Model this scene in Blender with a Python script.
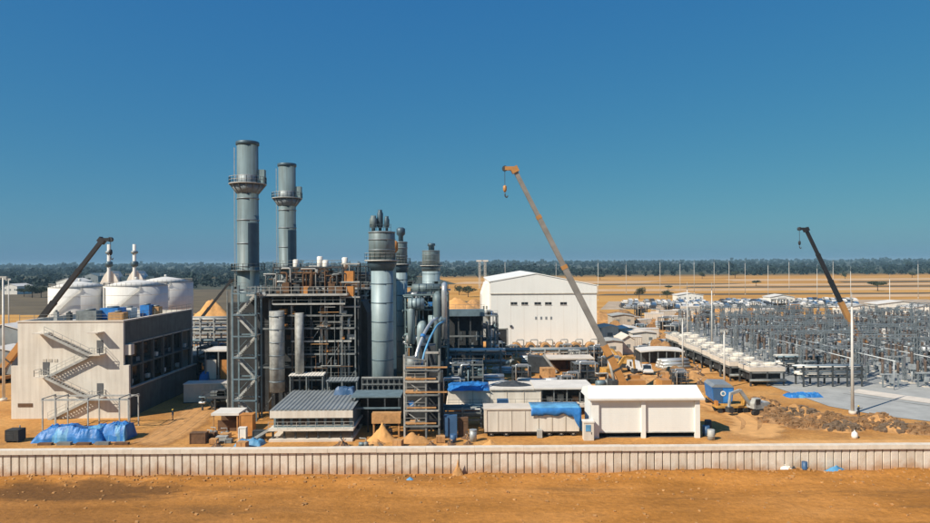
import bpy, math, random
from mathutils import Vector, Matrix, Quaternion, noise
random.seed(11)
R = math.radians
scene = bpy.context.scene
for o in list(bpy.data.objects):
    bpy.data.objects.remove(o)
col = scene.collection

# ------------------------------------------------------------------ camera, sky, sun, exposure
F, H = 650.0, 25.0                       # focal length in photo pixels, camera height in metres
ROLL = 0.0065
cam_d = bpy.data.cameras.new('camera')
cam_d.lens = 36.0 * F / 930.0
cam_d.sensor_width = 36.0
cam_d.clip_start = 0.5
cam_d.clip_end = 30000
cam = bpy.data.objects.new('camera', cam_d)
cam.location = (0, 0, H)
cam.rotation_euler = (R(90.0) - 0.0015 + 0.003, ROLL, 0)
col.objects.link(cam)
scene.camera = cam

SUN_AZ, SUN_EL = R(180 + 53), R(41)      # azimuth clockwise from +Y
world = bpy.data.worlds.new('World')
scene.world = world
world.use_nodes = True
wn, wl = world.node_tree.nodes, world.node_tree.links
wn.clear()
sky = wn.new('ShaderNodeTexSky')
sky.sky_type = 'NISHITA'
sky.sun_disc = False
sky.sun_elevation = SUN_EL
sky.sun_rotation = SUN_AZ
sky.altitude = 0
sky.air_density = 1.0
sky.dust_density = 0.7
sky.ozone_density = 6.0
hs = wn.new('ShaderNodeHueSaturation')
hs.inputs['Hue'].default_value = 0.49
hs.inputs['Saturation'].default_value = 1.2
bg = wn.new('ShaderNodeBackground')
bg.inputs['Strength'].default_value = 0.07
wo = wn.new('ShaderNodeOutputWorld')
wl.new(sky.outputs[0], hs.inputs['Color'])
# one even grade over the whole sky: softer contrast, teal towards the horizon
spl = wn.new('ShaderNodeSeparateColor'); cmb = wn.new('ShaderNodeCombineColor')
wl.new(hs.outputs[0], spl.inputs[0])
for i, (g_, k_) in enumerate(((.68, .265), (.56, .455), (.18, .445))):
    a_ = wn.new('ShaderNodeMath'); a_.operation = 'MULTIPLY'; a_.inputs[1].default_value = .0833
    b_ = wn.new('ShaderNodeMath'); b_.operation = 'POWER'; b_.inputs[1].default_value = g_
    c_ = wn.new('ShaderNodeMath'); c_.operation = 'MULTIPLY'; c_.inputs[1].default_value = k_ / .0833
    wl.new(spl.outputs[i], a_.inputs[0]); wl.new(a_.outputs[0], b_.inputs[0]); wl.new(b_.outputs[0], c_.inputs[0]); wl.new(c_.outputs[0], cmb.inputs[i])
wl.new(cmb.outputs[0], bg.inputs[0])
wl.new(bg.outputs[0], wo.inputs[0])

sd = bpy.data.lights.new('sun', 'SUN')
sd.energy = 4.5
sd.angle = R(0.53)
sd.color = (1.0, 0.915, 0.79)
sun = bpy.data.objects.new('sun', sd)
sun_dir = Vector((math.sin(SUN_AZ) * math.cos(SUN_EL), math.cos(SUN_AZ) * math.cos(SUN_EL), math.sin(SUN_EL)))
sun.rotation_euler = sun_dir.to_track_quat('Z', 'Y').to_euler()
sun.location = (-60, -60, 120)
col.objects.link(sun)

scene.view_settings.view_transform = 'Standard'
scene.view_settings.look = 'None'
scene.view_settings.exposure = 0.40
scene.view_settings.gamma = 1
scene.view_settings.use_curve_mapping = False
scene.render.engine = 'CYCLES'

# ------------------------------------------------------------------ helpers
def der(px, py):
    u, v = px - 465.0, py - 262.0
    return u - v * ROLL, v + u * ROLL - 1.0
def at(px, py, Y):                       # world x, z of a measured point at distance Y
    u, v = der(px, py)
    return u / F * Y, H - v / F * Y
def XA(px, Y): return (px - 465.0) / F * Y
def gp(px, py):                          # ground point
    u, v = der(px, py)
    Y = H * F / v
    return u / F * Y, Y
def rnd(a, b): return random.uniform(a, b)

def gz(x, y):                            # ground relief
    n = noise.noise
    if y < 76.2:
        z = 0.30 * n((x * .11, y * .16, 3)) + 0.10 * n((x * .45, y * .5, 7)) + .05 * n((x * 1.3, y * 1.3, 1))
        t = max(0, 1 - abs(y - 75.9) / 3.0)
        z += t * (.30 + .4 * min(1, max(0, (x - 10) / 25)) + .45 * n((x * .21, 1.3, 4)) + .18 * n((x * .9, y * .6, 2)))
        return z * min(1, (76.6 - y) / .6) - .02
    if 76.2 <= y <= 78.2: return -.02
    if y < 260 and -130 < x < 230:
        return 0.035 * n((x * .3, y * .3, 5)) - .02
    return -.02

MATS = {}
def mat(name, c, rough=.75, metal=0., var=.18, scale=.6, streak=0., bump=0., c2=None, bscale=6., splash=0.):
    m = bpy.data.materials.new(name)
    m.use_nodes = True
    n, l = m.node_tree.nodes, m.node_tree.links
    b = n['Principled BSDF']
    b.inputs['Roughness'].default_value = rough
    b.inputs['Metallic'].default_value = metal
    g = n.new('ShaderNodeNewGeometry')
    tx = n.new('ShaderNodeTexNoise')
    tx.inputs['Scale'].default_value = scale
    tx.inputs['Detail'].default_value = 6
    tx.inputs['Roughness'].default_value = .62
    l.new(g.outputs['Position'], tx.inputs['Vector'])
    rp = n.new('ShaderNodeValToRGB')
    rp.color_ramp.elements[0].position = .3
    rp.color_ramp.elements[1].position = .7
    d = c2 or tuple(x * (1 - var) for x in c)
    e = c if c2 else tuple(min(1, x * (1 + var)) for x in c)
    rp.color_ramp.elements[0].color = (*d, 1)
    rp.color_ramp.elements[1].color = (*e, 1)
    l.new(tx.outputs['Fac'], rp.inputs[0])
    out = rp.outputs[0]
    if streak:
        mp = n.new('ShaderNodeVectorMath'); mp.operation = 'MULTIPLY'
        mp.inputs[1].default_value = (1.6, 1.6, .09)
        l.new(g.outputs['Position'], mp.inputs[0])
        t2 = n.new('ShaderNodeTexNoise'); t2.inputs['Scale'].default_value = 1.1; t2.inputs['Detail'].default_value = 4
        l.new(mp.outputs[0], t2.inputs['Vector'])
        r2 = n.new('ShaderNodeValToRGB')
        r2.color_ramp.elements[0].position = .38; r2.color_ramp.elements[0].color = (1 - streak, 1 - streak * 1.15, 1 - streak * 1.3, 1)
        r2.color_ramp.elements[1].position = .6; r2.color_ramp.elements[1].color = (1, 1, 1, 1)
        l.new(t2.outputs['Fac'], r2.inputs[0])
        mx = n.new('ShaderNodeMix'); mx.data_type = 'RGBA'; mx.blend_type = 'MULTIPLY'
        mx.inputs['Factor'].default_value = 1
        l.new(out, mx.inputs['A']); l.new(r2.outputs[0], mx.inputs['B'])
        out = mx.outputs['Result']
    if splash:                                        # soil thrown up against the foot
        sp = n.new('ShaderNodeSeparateXYZ'); l.new(g.outputs['Position'], sp.inputs[0])
        t4 = n.new('ShaderNodeTexNoise'); t4.inputs['Scale'].default_value = .8; t4.inputs['Detail'].default_value = 6
        l.new(g.outputs['Position'], t4.inputs['Vector'])
        ma = n.new('ShaderNodeMath'); ma.operation = 'MULTIPLY_ADD'; ma.inputs[1].default_value = -3.2
        l.new(t4.outputs['Fac'], ma.inputs[0]); l.new(sp.outputs['Z'], ma.inputs[2])
        m4 = n.new('ShaderNodeMapRange'); m4.inputs[1].default_value = -.2; m4.inputs[2].default_value = -1.5; m4.inputs[3].default_value = 0; m4.inputs[4].default_value = splash
        l.new(ma.outputs[0], m4.inputs[0])
        x4 = n.new('ShaderNodeMix'); x4.data_type = 'RGBA'; l.new(m4.outputs[0], x4.inputs['Factor']); l.new(out, x4.inputs['A']); x4.inputs['B'].default_value = (.40, .20, .07, 1)
        out = x4.outputs['Result']
    l.new(out, b.inputs['Base Color'])
    if bump:
        t3 = n.new('ShaderNodeTexNoise'); t3.inputs['Scale'].default_value = bscale; t3.inputs['Detail'].default_value = 5
        l.new(g.outputs['Position'], t3.inputs['Vector'])
        bp = n.new('ShaderNodeBump'); bp.inputs['Strength'].default_value = bump; bp.inputs['Distance'].default_value = .15
        l.new(t3.outputs['Fac'], bp.inputs['Height']); l.new(bp.outputs[0], b.inputs['Normal'])
    MATS[name] = m
    return m

mat('white_paint', (.80, .765, .69), .6, var=.06, streak=.10)
mat('hall_white', (.82, .81, .755), .55, var=.03, scale=.15, streak=.025)
mat('cream', (.69, .64, .55), .8, var=.08, scale=.3, streak=.12)
mat('cream_dark', (.50, .45, .37), .8, var=.1, streak=.2)
mat('wall_concrete', (.72, .635, .52), .85, var=.07, scale=.5, streak=.10, bump=.2, splash=.75)
mat('wall_concrete_b', (.69, .605, .49), .85, var=.08, scale=.6, streak=.14, bump=.2, splash=.75)
mat('wall_concrete_c', (.74, .655, .545), .85, var=.06, scale=.5, streak=.1, bump=.2, splash=.75)
mat('concrete_cap', (.72, .63, .51), .85, var=.1, scale=1.2, streak=.08)
mat('concrete', (.36, .36, .335), .9, var=.15, scale=.35, bump=.1)
mat('pale_concrete', (.62, .55, .46), .9, var=.15, scale=.4)
mat('steel_dark', (.055, .062, .066), .6, .2, var=.4, scale=1.2)
mat('steel_grey', (.19, .205, .20), .6, .2, var=.3, scale=1.1)
mat('steel_light', (.40, .40, .37), .6, .1, var=.25, scale=1.1)
mat('steel_blue', (.15, .215, .245), .55, .2, var=.25, scale=.9)
mat('steel_teal', (.17, .24, .25), .55, .2, var=.35, scale=.9)
mat('casing_dark', (.028, .030, .031), .8, var=.5, scale=.8)
mat('brown_rust', (.13, .07, .035), .9, var=.4, scale=1.5)
mat('stack_steel', (.150, .208, .222), .55, .08, var=.12, scale=.35, streak=.25)
mat('stack_band', (.20, .235, .25), .5, .3, var=.2)
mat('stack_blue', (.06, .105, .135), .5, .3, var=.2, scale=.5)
mat('column_blue', (.28, .37, .395), .5, .08, var=.10, scale=.4, streak=.18)
mat('tank_white', (.66, .645, .605), .85, var=.03, scale=.15, streak=.06)
mat('pipe_silver', (.55, .57, .57), .35, .5, var=.15)
mat('roof_grey', (.26, .285, .295), .55, .3, var=.18, scale=.4)
mat('roof_white', (.70, .655, .585), .6, var=.10, scale=.5)
mat('tarp_blue', (.025, .17, .46), .5, var=.35, scale=.8)
mat('tarp_pale', (.10, .30, .50), .5, var=.4, scale=.9)
mat('crane_orange', (.46, .22, .065), .5, var=.18, scale=.5)
mat('crane_boom', (.27, .25, .22), .5, .2, var=.25, scale=.4)
mat('crane_boom_dark', (.022, .022, .024), .55, .2, var=.3, scale=.4)
mat('yellow_paint', (.50, .27, .06), .6, var=.35, scale=1.4)
mat('orange_box', (.50, .21, .05), .7, var=.25, scale=.8)
mat('rubber', (.02, .02, .02), .85, var=.2)
mat('glass_dark', (.02, .027, .033), .15, var=.2)
mat('void_dark', (.018, .019, .021), .8, var=.3)
mat('door_grey', (.10, .10, .10), .7, var=.2)
mat('timber', (.46, .25, .10), .9, var=.3, scale=1.5)
mat('dirt', (.46, .24, .085), .95, var=.35, scale=.7, bump=.5, bscale=2.5)
mat('dirt_dark', (.27, .15, .065), .95, var=.45, scale=.9, bump=.6, bscale=2.5)
mat('sand_bright', (.62, .325, .11), .95, var=.18, scale=.5, bump=.3, bscale=2)
mat('rock', (.17, .115, .07), .95, var=.5, scale=2)
mat('gravel', (.25, .26, .255), .95, var=.3, scale=.8, bump=.3)
mat('galvanised', (.23, .26, .27), .5, .3, var=.3, scale=.6)
mat('galvanised_pale', (.40, .42, .42), .5, .3, var=.3, scale=.6)
mat('insulator', (.13, .135, .15), .35, var=.3)
mat('insulator_brown', (.13, .095, .075), .35, var=.3)
mat('leaf_far', (.013, .030, .027), .9, var=.5, scale=.02)
mat('leaf', (.042, .058, .028), .9, var=.5, scale=.5)
mat('bark', (.10, .07, .05), .95, var=.3)
mat('car_white', (.66, .63, .58), .4, var=.16, scale=1.4)
mat('car_blue', (.07, .14, .25), .3, var=.1)
mat('car_silver', (.40, .42, .43), .3, .3, var=.1)
mat('car_dark', (.05, .055, .065), .3, var=.1)
mat('pole_pale', (.60, .58, .53), .6, .1, var=.12)
mat('skin', (.35, .2, .13), .7, var=.05)
mat('cloth_dark', (.03, .04, .06), .9, var=.2)
mat('helmet_yellow', (.6, .42, .06), .5, var=.1)
mat('barrel_blue', (.04, .10, .20), .5, var=.2)
mat('side_shade', (.10, .112, .108), .7, var=.25, scale=.5, streak=.15)  # shade of the cream building's right side, put into the base colour
mat('parking_dirt', (.42, .32, .22), .95, var=.3, scale=.15)
mat('scrub', (.055, .058, .034), .95, var=.5, scale=.05)
mat('riser_lagging', (.36, .37, .35), .6, .1, var=.3, scale=1.6, streak=.25)
mat('track_soil', (.50, .255, .085), .95, var=.2, scale=.5, bump=.3, bscale=2)
mat('field_brown', (.115, .084, .042), .95, var=.35, scale=.04)
mat('field_pale', (.56, .36, .19), .95, var=.2, scale=.03)

class MB:
    def __init__(s):
        s.v, s.f, s.sm, s.mi, s.m = [], [], [], [], 0
    def _add(s, vs, fs, smooth=False):
        b = len(s.v)
        s.v += [tuple(v) for v in vs]
        for i, f in enumerate(fs):
            s.f.append(tuple(b + k for k in f))
            s.sm.append(smooth if isinstance(smooth, bool) else smooth[i])
            s.mi.append(s.m)
        return s
    def box(s, x0, x1, y0, y1, z0, z1):
        v = [(x, y, z) for z in (z0, z1) for y in (y0, y1) for x in (x0, x1)]
        return s._add(v, [(0, 2, 3, 1), (4, 5, 7, 6), (0, 1, 5, 4), (2, 6, 7, 3), (0, 4, 6, 2), (1, 3, 7, 5)])
    def cb(s, c, d):
        return s.box(c[0] - d[0] / 2, c[0] + d[0] / 2, c[1] - d[1] / 2, c[1] + d[1] / 2, c[2] - d[2] / 2, c[2] + d[2] / 2)
    def _frame(s, d):
        d = d.normalized()
        up = Vector((0, 0, 1)) if abs(d.z) < .95 else Vector((0, 1, 0))
        a = d.cross(up).normalized()
        return a, a.cross(d).normalized()
    def bar(s, p0, p1, w, h=None):
        p0, p1 = Vector(p0), Vector(p1)
        h = h or w
        a, b = s._frame(p1 - p0)
        q = [(-1, -1), (1, -1), (1, 1), (-1, 1)]
        v = [p + a * (i * w / 2) + b * (j * h / 2) for p in (p0, p1) for i, j in q]
        return s._add(v, [(3, 2, 1, 0), (4, 5, 6, 7), (0, 1, 5, 4), (1, 2, 6, 5), (2, 3, 7, 6), (3, 0, 4, 7)])
    def cyl(s, p0, p1, r0, r1=None, n=16, caps=True):
        p0, p1 = Vector(p0), Vector(p1)
        r1 = r0 if r1 is None else r1
        a, b = s._frame(p1 - p0)
        v = []
        for p, r in ((p0, r0), (p1, r1)):
            for k in range(n):
                t = 2 * math.pi * k / n
                v.append(p + a * (r * math.cos(t)) + b * (r * math.sin(t)))
        s._add(v, [(k, (k + 1) % n, n + (k + 1) % n, n + k) for k in range(n)], True)
        if caps:
            bb = len(s.v) - 2 * n
            s.f.append(tuple(bb + k for k in reversed(range(n)))); s.sm.append(False); s.mi.append(s.m)
            s.f.append(tuple(bb + n + k for k in range(n))); s.sm.append(False); s.mi.append(s.m)
        return s
    def lathe(s, prof, c=(0, 0, 0), n=32, smooth=True):
        v = []
        for r, z in prof:
            for k in range(n):
                t = 2 * math.pi * k / n
                v.append((c[0] + r * math.cos(t), c[1] + r * math.sin(t), c[2] + z))
        fs = []
        for i in range(len(prof) - 1):
            for k in range(n):
                fs.append((i * n + k, i * n + (k + 1) % n, (i + 1) * n + (k + 1) % n, (i + 1) * n + k))
        s._add(v, fs, smooth)
        bb = len(s.v) - len(prof) * n
        for i, rev in ((0, True), (len(prof) - 1, False)):
            if prof[i][0] > .001:
                idx = [bb + i * n + k for k in range(n)]
                s.f.append(tuple(reversed(idx)) if rev else tuple(idx)); s.sm.append(False); s.mi.append(s.m)
        return s
    def prism(s, poly, a0, a1, axis='y'):       # polygon (u, w) extruded along an axis
        n = len(poly)
        def P(u, w, t):
            return (u, t, w) if axis == 'y' else ((t, u, w) if axis == 'x' else (u, w, t))
        v = [P(u, w, a0) for u, w in poly] + [P(u, w, a1) for u, w in poly]
        fs = [tuple(range(n)), tuple(reversed(range(n, 2 * n)))]
        fs += [(k, n + k, n + (k + 1) % n, (k + 1) % n) for k in range(n)]
        return s._add(v, fs)
    def tube(s, pts, r, n=10, bend=None):
        pts = [Vector(p) for p in pts]
        bend = bend or r * 2.2
        path = [pts[0]]
        for i in range(1, len(pts) - 1):
            a, b, c = pts[i - 1], pts[i], pts[i + 1]
            d = min(bend, (a - b).length * .45, (c - b).length * .45)
            p, q = b + (a - b).normalized() * d, b + (c - b).normalized() * d
            for t in (0, .25, .5, .75, 1):
                path.append(p * (1 - t) ** 2 + b * 2 * t * (1 - t) + q * t * t)
        path.append(pts[-1])
        ref = None
        v = []
        for i, p in enumerate(path):
            d = (path[min(i + 1, len(path) - 1)] - path[max(i - 1, 0)]).normalized()
            if ref is None: ref = s._frame(d)[0]
            a = (ref - d * ref.dot(d)).normalized(); ref = a
            b = a.cross(d)
            for k in range(n):
                t = 2 * math.pi * k / n
                v.append(p + a * (r * math.cos(t)) + b * (r * math.sin(t)))
        m = len(path)
        fs = [(i * n + k, i * n + (k + 1) % n, (i + 1) * n + (k + 1) % n, (i + 1) * n + k) for i in range(m - 1) for k in range(n)]
        s._add(v, fs, True)
        bb = len(s.v) - m * n
        s.f.append(tuple(bb + k for k in reversed(range(n)))); s.sm.append(False); s.mi.append(s.m)
        s.f.append(tuple(bb + (m - 1) * n + k for k in range(n))); s.sm.append(False); s.mi.append(s.m)
        return s
    def rail(s, pts, h=1.1, sp=1.6, w=.06):
        for p, q in zip(pts[:-1], pts[1:]):
            p, q = Vector(p), Vector(q)
            n = max(1, int((q - p).length / sp))
            for k in range(n + 1):
                b = p.lerp(q, k / n)
                s.bar(b, b + Vector((0, 0, h)), w)
            for z in (h * .52, h):
                s.bar(p + Vector((0, 0, z)), q + Vector((0, 0, z)), w * .9)
        return s
    def lattice(s, p0, p1, w, seg, t=.09, d=.06):
        p0, p1 = Vector(p0), Vector(p1)
        a, b = s._frame(p1 - p0)
        cs = [(a * i + b * j) * (w / 2) for i, j in ((-1, -1), (1, -1), (1, 1), (-1, 1))]
        for c in cs: s.bar(p0 + c, p1 + c, t)
        for k in range(seg):
            for i in range(4):
                u, x = cs[i], cs[(i + 1) % 4]
                if k % 2: u, x = x, u
                s.bar(p0.lerp(p1, k / seg) + u, p0.lerp(p1, (k + 1) / seg) + x, d)
        return s
    def grid(s, nx, ny, fn, smooth=True):
        v = [fn(i / nx, j / ny) for j in range(ny + 1) for i in range(nx + 1)]
        fs = [(j * (nx + 1) + i, j * (nx + 1) + i + 1, (j + 1) * (nx + 1) + i + 1, (j + 1) * (nx + 1) + i) for j in range(ny) for i in range(nx)]
        return s._add(v, fs, smooth)
    def mesh(s, name, mats, off=(0, 0, 0)):
        me = bpy.data.meshes.new(name)
        ox, oy, oz = off
        me.from_pydata([(x - ox, y - oy, z - oz) for x, y, z in s.v], [], s.f)
        me.polygons.foreach_set('use_smooth', s.sm)
        ms = mats if isinstance(mats, (list, tuple)) else [mats]
        for m in ms: me.materials.append(MATS[m])
        if len(ms) > 1: me.polygons.foreach_set('material_index', s.mi)
        me.update()
        return me

def wpos(o):
    p = Vector((0, 0, 0))
    while o is not None:
        p += o.location; o = o.parent
    return p
def part(mb, name, m, parent, label=None, local=False, kind=None):
    """a mesh part; coordinates are world ones unless local"""
    o = bpy.data.objects.new(name, mb.mesh(name, m, (0, 0, 0) if local else tuple(wpos(parent))))
    col.objects.link(o); o.parent = parent
    if label: o['label'] = label
    if kind: o['kind'] = kind
    return o
def T(name, label, cat, loc, rz=0., group=None):
    o = bpy.data.objects.new(name, None)
    o.empty_display_size = .5
    col.objects.link(o); o.location = loc; o.rotation_euler = (0, 0, rz)
    o['label'] = label; o['category'] = cat
    if group: o['group'] = group
    return o
def solo(mb, name, m, label, cat, group=None, kind=None):
    xs = [v[0] for v in mb.v]; ys = [v[1] for v in mb.v]; zs = [v[2] for v in mb.v]
    off = ((min(xs) + max(xs)) / 2, (min(ys) + max(ys)) / 2, min(zs))
    o = bpy.data.objects.new(name, mb.mesh(name, m, off)); col.objects.link(o); o.location = off
    if kind: o['kind'] = kind
    if kind != 'structure':
        o['label'] = label; o['category'] = cat
    if group: o['group'] = group
    return o
_bar = {}
def bar(name, p0, p1, w, h, m, parent, local=False):
    """one straight member: its own object, mesh shared with members of the same size"""
    p0, p1 = Vector(p0), Vector(p1)
    L = (p1 - p0).length
    key = (round(L, 2), round(w, 3), round(h, 3), m)
    if key not in _bar:
        _bar[key] = MB().box(-w / 2, w / 2, -h / 2, h / 2, -L / 2, L / 2).mesh(name, m)
    o = bpy.data.objects.new(name, _bar[key])
    col.objects.link(o); o.parent = parent
    d = (p1 - p0).normalized()
    z = d
    up = Vector((0, 0, 1)) if abs(d.z) < .95 else Vector((0, 1, 0))
    x = up.cross(z).normalized(); y = z.cross(x)
    o.rotation_mode = 'QUATERNION'
    o.rotation_quaternion = Matrix((x, y, z)).transposed().to_quaternion()
    o.location = (p0 + p1) / 2 - (Vector((0, 0, 0)) if local else wpos(parent))
    return o
def copy_tree(o, parent=None):
    c = o.copy(); col.objects.link(c)
    c.parent = parent
    for ch in o.children: copy_tree(ch, c)
    return c

def heap(mb, cx, cy, rx, ry, h, seed, nx=22, ny=16, rough=.35, sharp=1.0, freq=2.2, z0=-.06):
    def fn(a, b):
        u, v = a * 2 - 1, b * 2 - 1
        r = math.sqrt(u * u + v * v)
        if r > 1e-6:                              # square grid pulled to a disc
            k = max(abs(u), abs(v)) / r
            u, v = u * k, v * k
        r = min(1, math.sqrt(u * u + v * v))
        w = 1 + .22 * noise.noise((math.atan2(v, u) * .9, seed, 2))
        x, y = cx + u * rx * w, cy + v * ry * w
        z = h * (1 - r ** sharp) * (1 + rough * noise.noise((u * freq, v * freq, seed))) + rough * .35 * h * noise.noise((u * freq * 3, v * freq * 3, seed + 5)) * (1 - r ** 4)
        return (x, y, max(z, 0) * (1 if r < .999 else 0) + z0)
    return mb.grid(nx, ny, fn)

def steel_frame(root, xs, ys, zs, cw, m, mdeck=None, rails=True, brace=False, z0=0., bh=.28, deck_rows=None, mrail=None, back=True):
    """columns, floor beams, decks and railings, each a part"""
    top = zs[-1]
    for j, y in enumerate(ys):
        if not back and 0 < j: continue
        for x in xs:
            bar('column', (x, y, z0), (x, y, top), cw, cw, m, root)
    for z in zs:
        for j, y in enumerate(ys):
            if not back and 0 < j: continue
            bar('beam', (xs[0] - cw / 2 - .01, y - cw * .52, z), (xs[-1] + cw / 2 + .01, y - cw * .52, z), .16, bh, m, root)
        if len(ys) > 1 and back:
            for x in (xs[0], xs[-1]):
                bar('beam', (x, ys[0], z - .03), (x, ys[-1], z - .03), .18, bh * .9, m, root)
        if mdeck:
            part(MB().box(xs[0] - .1, xs[-1] + .1, ys[0] + .1, ys[-1] - .1, z + bh / 2 - .02, z + bh / 2 + .06), 'deck', mdeck, root)
        if rails:
            part(MB().rail([(xs[0], ys[0], z + bh / 2), (xs[-1], ys[0], z + bh / 2)]), 'railing', mrail or m, root)
    if brace:
        zz = [z0] + list(zs)
        for i in range(len(zz) - 1):
            k = i % (len(xs) - 1)
            a, b = (xs[k], xs[k + 1]) if i % 2 else (xs[k + 1], xs[k])
            bar('brace', (a, ys[0] + .05, zz[i]), (b, ys[0] + .05, zz[i + 1]), .12, .12, m, root)

# ------------------------------------------------------------------ ground
def ground_material():
    m = bpy.data.materials.new('ground_soil'); m.use_nodes = True
    n, l = m.node_tree.nodes, m.node_tree.links
    b = n['Principled BSDF']; b.inputs['Roughness'].default_value = .95
    b.inputs['Specular IOR Level'].default_value = .15
    g = n.new('ShaderNodeNewGeometry')
    sep = n.new('ShaderNodeSeparateXYZ'); l.new(g.outputs['Position'], sep.inputs[0])
    def nz(sx, sy, det=6, rough=.6):
        v = n.new('ShaderNodeVectorMath'); v.operation = 'MULTIPLY'; v.inputs[1].default_value = (sx, sy, .3)
        l.new(g.outputs['Position'], v.inputs[0])
        t = n.new('ShaderNodeTexNoise'); t.inputs['Scale'].default_value = 1; t.inputs['Detail'].default_value = det; t.inputs['Roughness'].default_value = rough
        l.new(v.outputs[0], t.inputs['Vector'])
        return t.outputs['Fac']
    def ramp(s, stops):
        r = n.new('ShaderNodeValToRGB')
        while len(r.color_ramp.elements) < len(stops): r.color_ramp.elements.new(.5)
        for e, (p, c) in zip(r.color_ramp.elements, stops):
            e.position = p; e.color = (*c, 1) if not isinstance(c, (int, float)) else (c, c, c, 1)
        l.new(s, r.inputs[0]); return r.outputs[0]
    def mix(f, a, c, mode='MIX'):
        x = n.new('ShaderNodeMix'); x.data_type = 'RGBA'; x.blend_type = mode
        if isinstance(f, (int, float)): x.inputs['Factor'].default_value = f
        else: l.new(f, x.inputs['Factor'])
        for s, k in ((a, 'A'), (c, 'B')):
            if isinstance(s, tuple): x.inputs[k].default_value = (*s, 1)
            else: l.new(s, x.inputs[k])
        return x.outputs['Result']
    def mr(s, a, c):
        x = n.new('ShaderNodeMapRange'); x.inputs[1].default_value = a; x.inputs[2].default_value = c
        l.new(s, x.inputs[0]); return x.outputs[0]
    def math_(op, a, c=None):
        x = n.new('ShaderNodeMath'); x.operation = op
        for i, s in enumerate((a, c)):
            if s is None: continue
            if isinstance(s, (int, float)): x.inputs[i].default_value = s
            else: l.new(s, x.inputs[i])
        return x.outputs[0]
    fore = ramp(nz(.07, .22), [(.28, (.30, .125, .024)), (.5, (.45, .192, .042)), (.72, (.58, .262, .070))])
    # damp, churned patches of soil
    d = ramp(nz(.05, .28, 5), [(.56, 0.), (.66, 1.)])
    fore = mix(math_('MULTIPLY', d, .55), fore, (.19, .095, .032))
    ex = math_('DIVIDE', math_('ADD', sep.outputs['X'], 43.), 13.)
    ey = math_('DIVIDE', math_('SUBTRACT', sep.outputs['Y'], 71.6), 3.2)
    rr = math_('ADD', math_('MULTIPLY', ex, ex), math_('MULTIPLY', ey, ey))
    rr = math_('ADD', rr, math_('MULTIPLY', math_('SUBTRACT', nz(.25, .5, 4), .5), 2.6))
    wet = mr(rr, 1.25, .45)
    fore = mix(math_('MULTIPLY', wet, .85), fore, (.13, .062, .022))
    left = math_('MULTIPLY', mr(sep.outputs['X'], 10, -60), mr(sep.outputs['Y'], 74, 64))
    fore = mix(math_('MULTIPLY', left, .7), fore, (.21, .10, .034))
    site = ramp(nz(.09, .12), [(.28, (.35, .155, .042)), (.5, (.52, .255, .075)), (.75, (.65, .355, .125))])
    sd_ = ramp(nz(.22, .3, 5), [(.5, 0.), (.7, 1.)])
    site = mix(math_('MULTIPLY', sd_, .5), site, (.33, .18, .075))
    field = ramp(nz(.0035, .022, 5, .55), [(.30, (.30, .145, .035)), (.45, (.52, .255, .060)), (.58, (.60, .33, .095)), (.72, (.43, .20, .05))])
    fd = ramp(nz(.012, .06, 4), [(.55, 0.), (.68, 1.)])
    field = mix(math_('MULTIPLY', fd, .5), field, (.21, .14, .075))
    c = mix(mr(sep.outputs['Y'], 76.9, 77.6), fore, site)
    c = mix(mr(sep.outputs['Y'], 235, 290), c, field)
    wood = mr(sep.outputs['Y'], 1000, 1250)
    c = mix(wood, c, (.075, .075, .045))
    fine = ramp(nz(1.6, 1.9, 6, .7), [(.3, .74), (.7, 1.18)])
    c = mix(1., c, fine, 'MULTIPLY')
    l.new(c, b.inputs['Base Color'])
    bp = n.new('ShaderNodeBump'); bp.inputs['Strength'].default_value = .7; bp.inputs['Distance'].default_value = .25
    l.new(nz(1.1, 1.4, 7, .68), bp.inputs['Height']); l.new(bp.outputs[0], b.inputs['Normal'])
    MATS['ground_soil'] = m
ground_material()

def frange(a, b, s):
    r = []
    while a < b - 1e-6: r.append(a); a += s
    return r
gx = [-9000, -5000, -2500, -1200, -600, -350, -250, -180, -130, -100] + frange(-84, 92, .8) + frange(92, 230, 6) + [240, 300, 400, 700, 1300, 2600, 5000, 9000]
gy = [-600, -200, -50, 0, 25, 40] + frange(48, 80, .55) + frange(80, 262, 4) + [280, 330, 420, 560, 800, 1100, 1600, 2400, 3600, 5500, 9000, 14000]
mb = MB()
mb.v = [(x, y, gz(x, y)) for y in gy for x in gx]
NX = len(gx)
for j in range(len(gy) - 1):
    for i in range(NX - 1):
        mb.f.append((j * NX + i, j * NX + i + 1, (j + 1) * NX + i + 1, (j + 1) * NX + i)); mb.sm.append(True); mb.mi.append(0)
solo(mb, 'ground', 'ground_soil', None, None, kind='structure')

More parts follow.
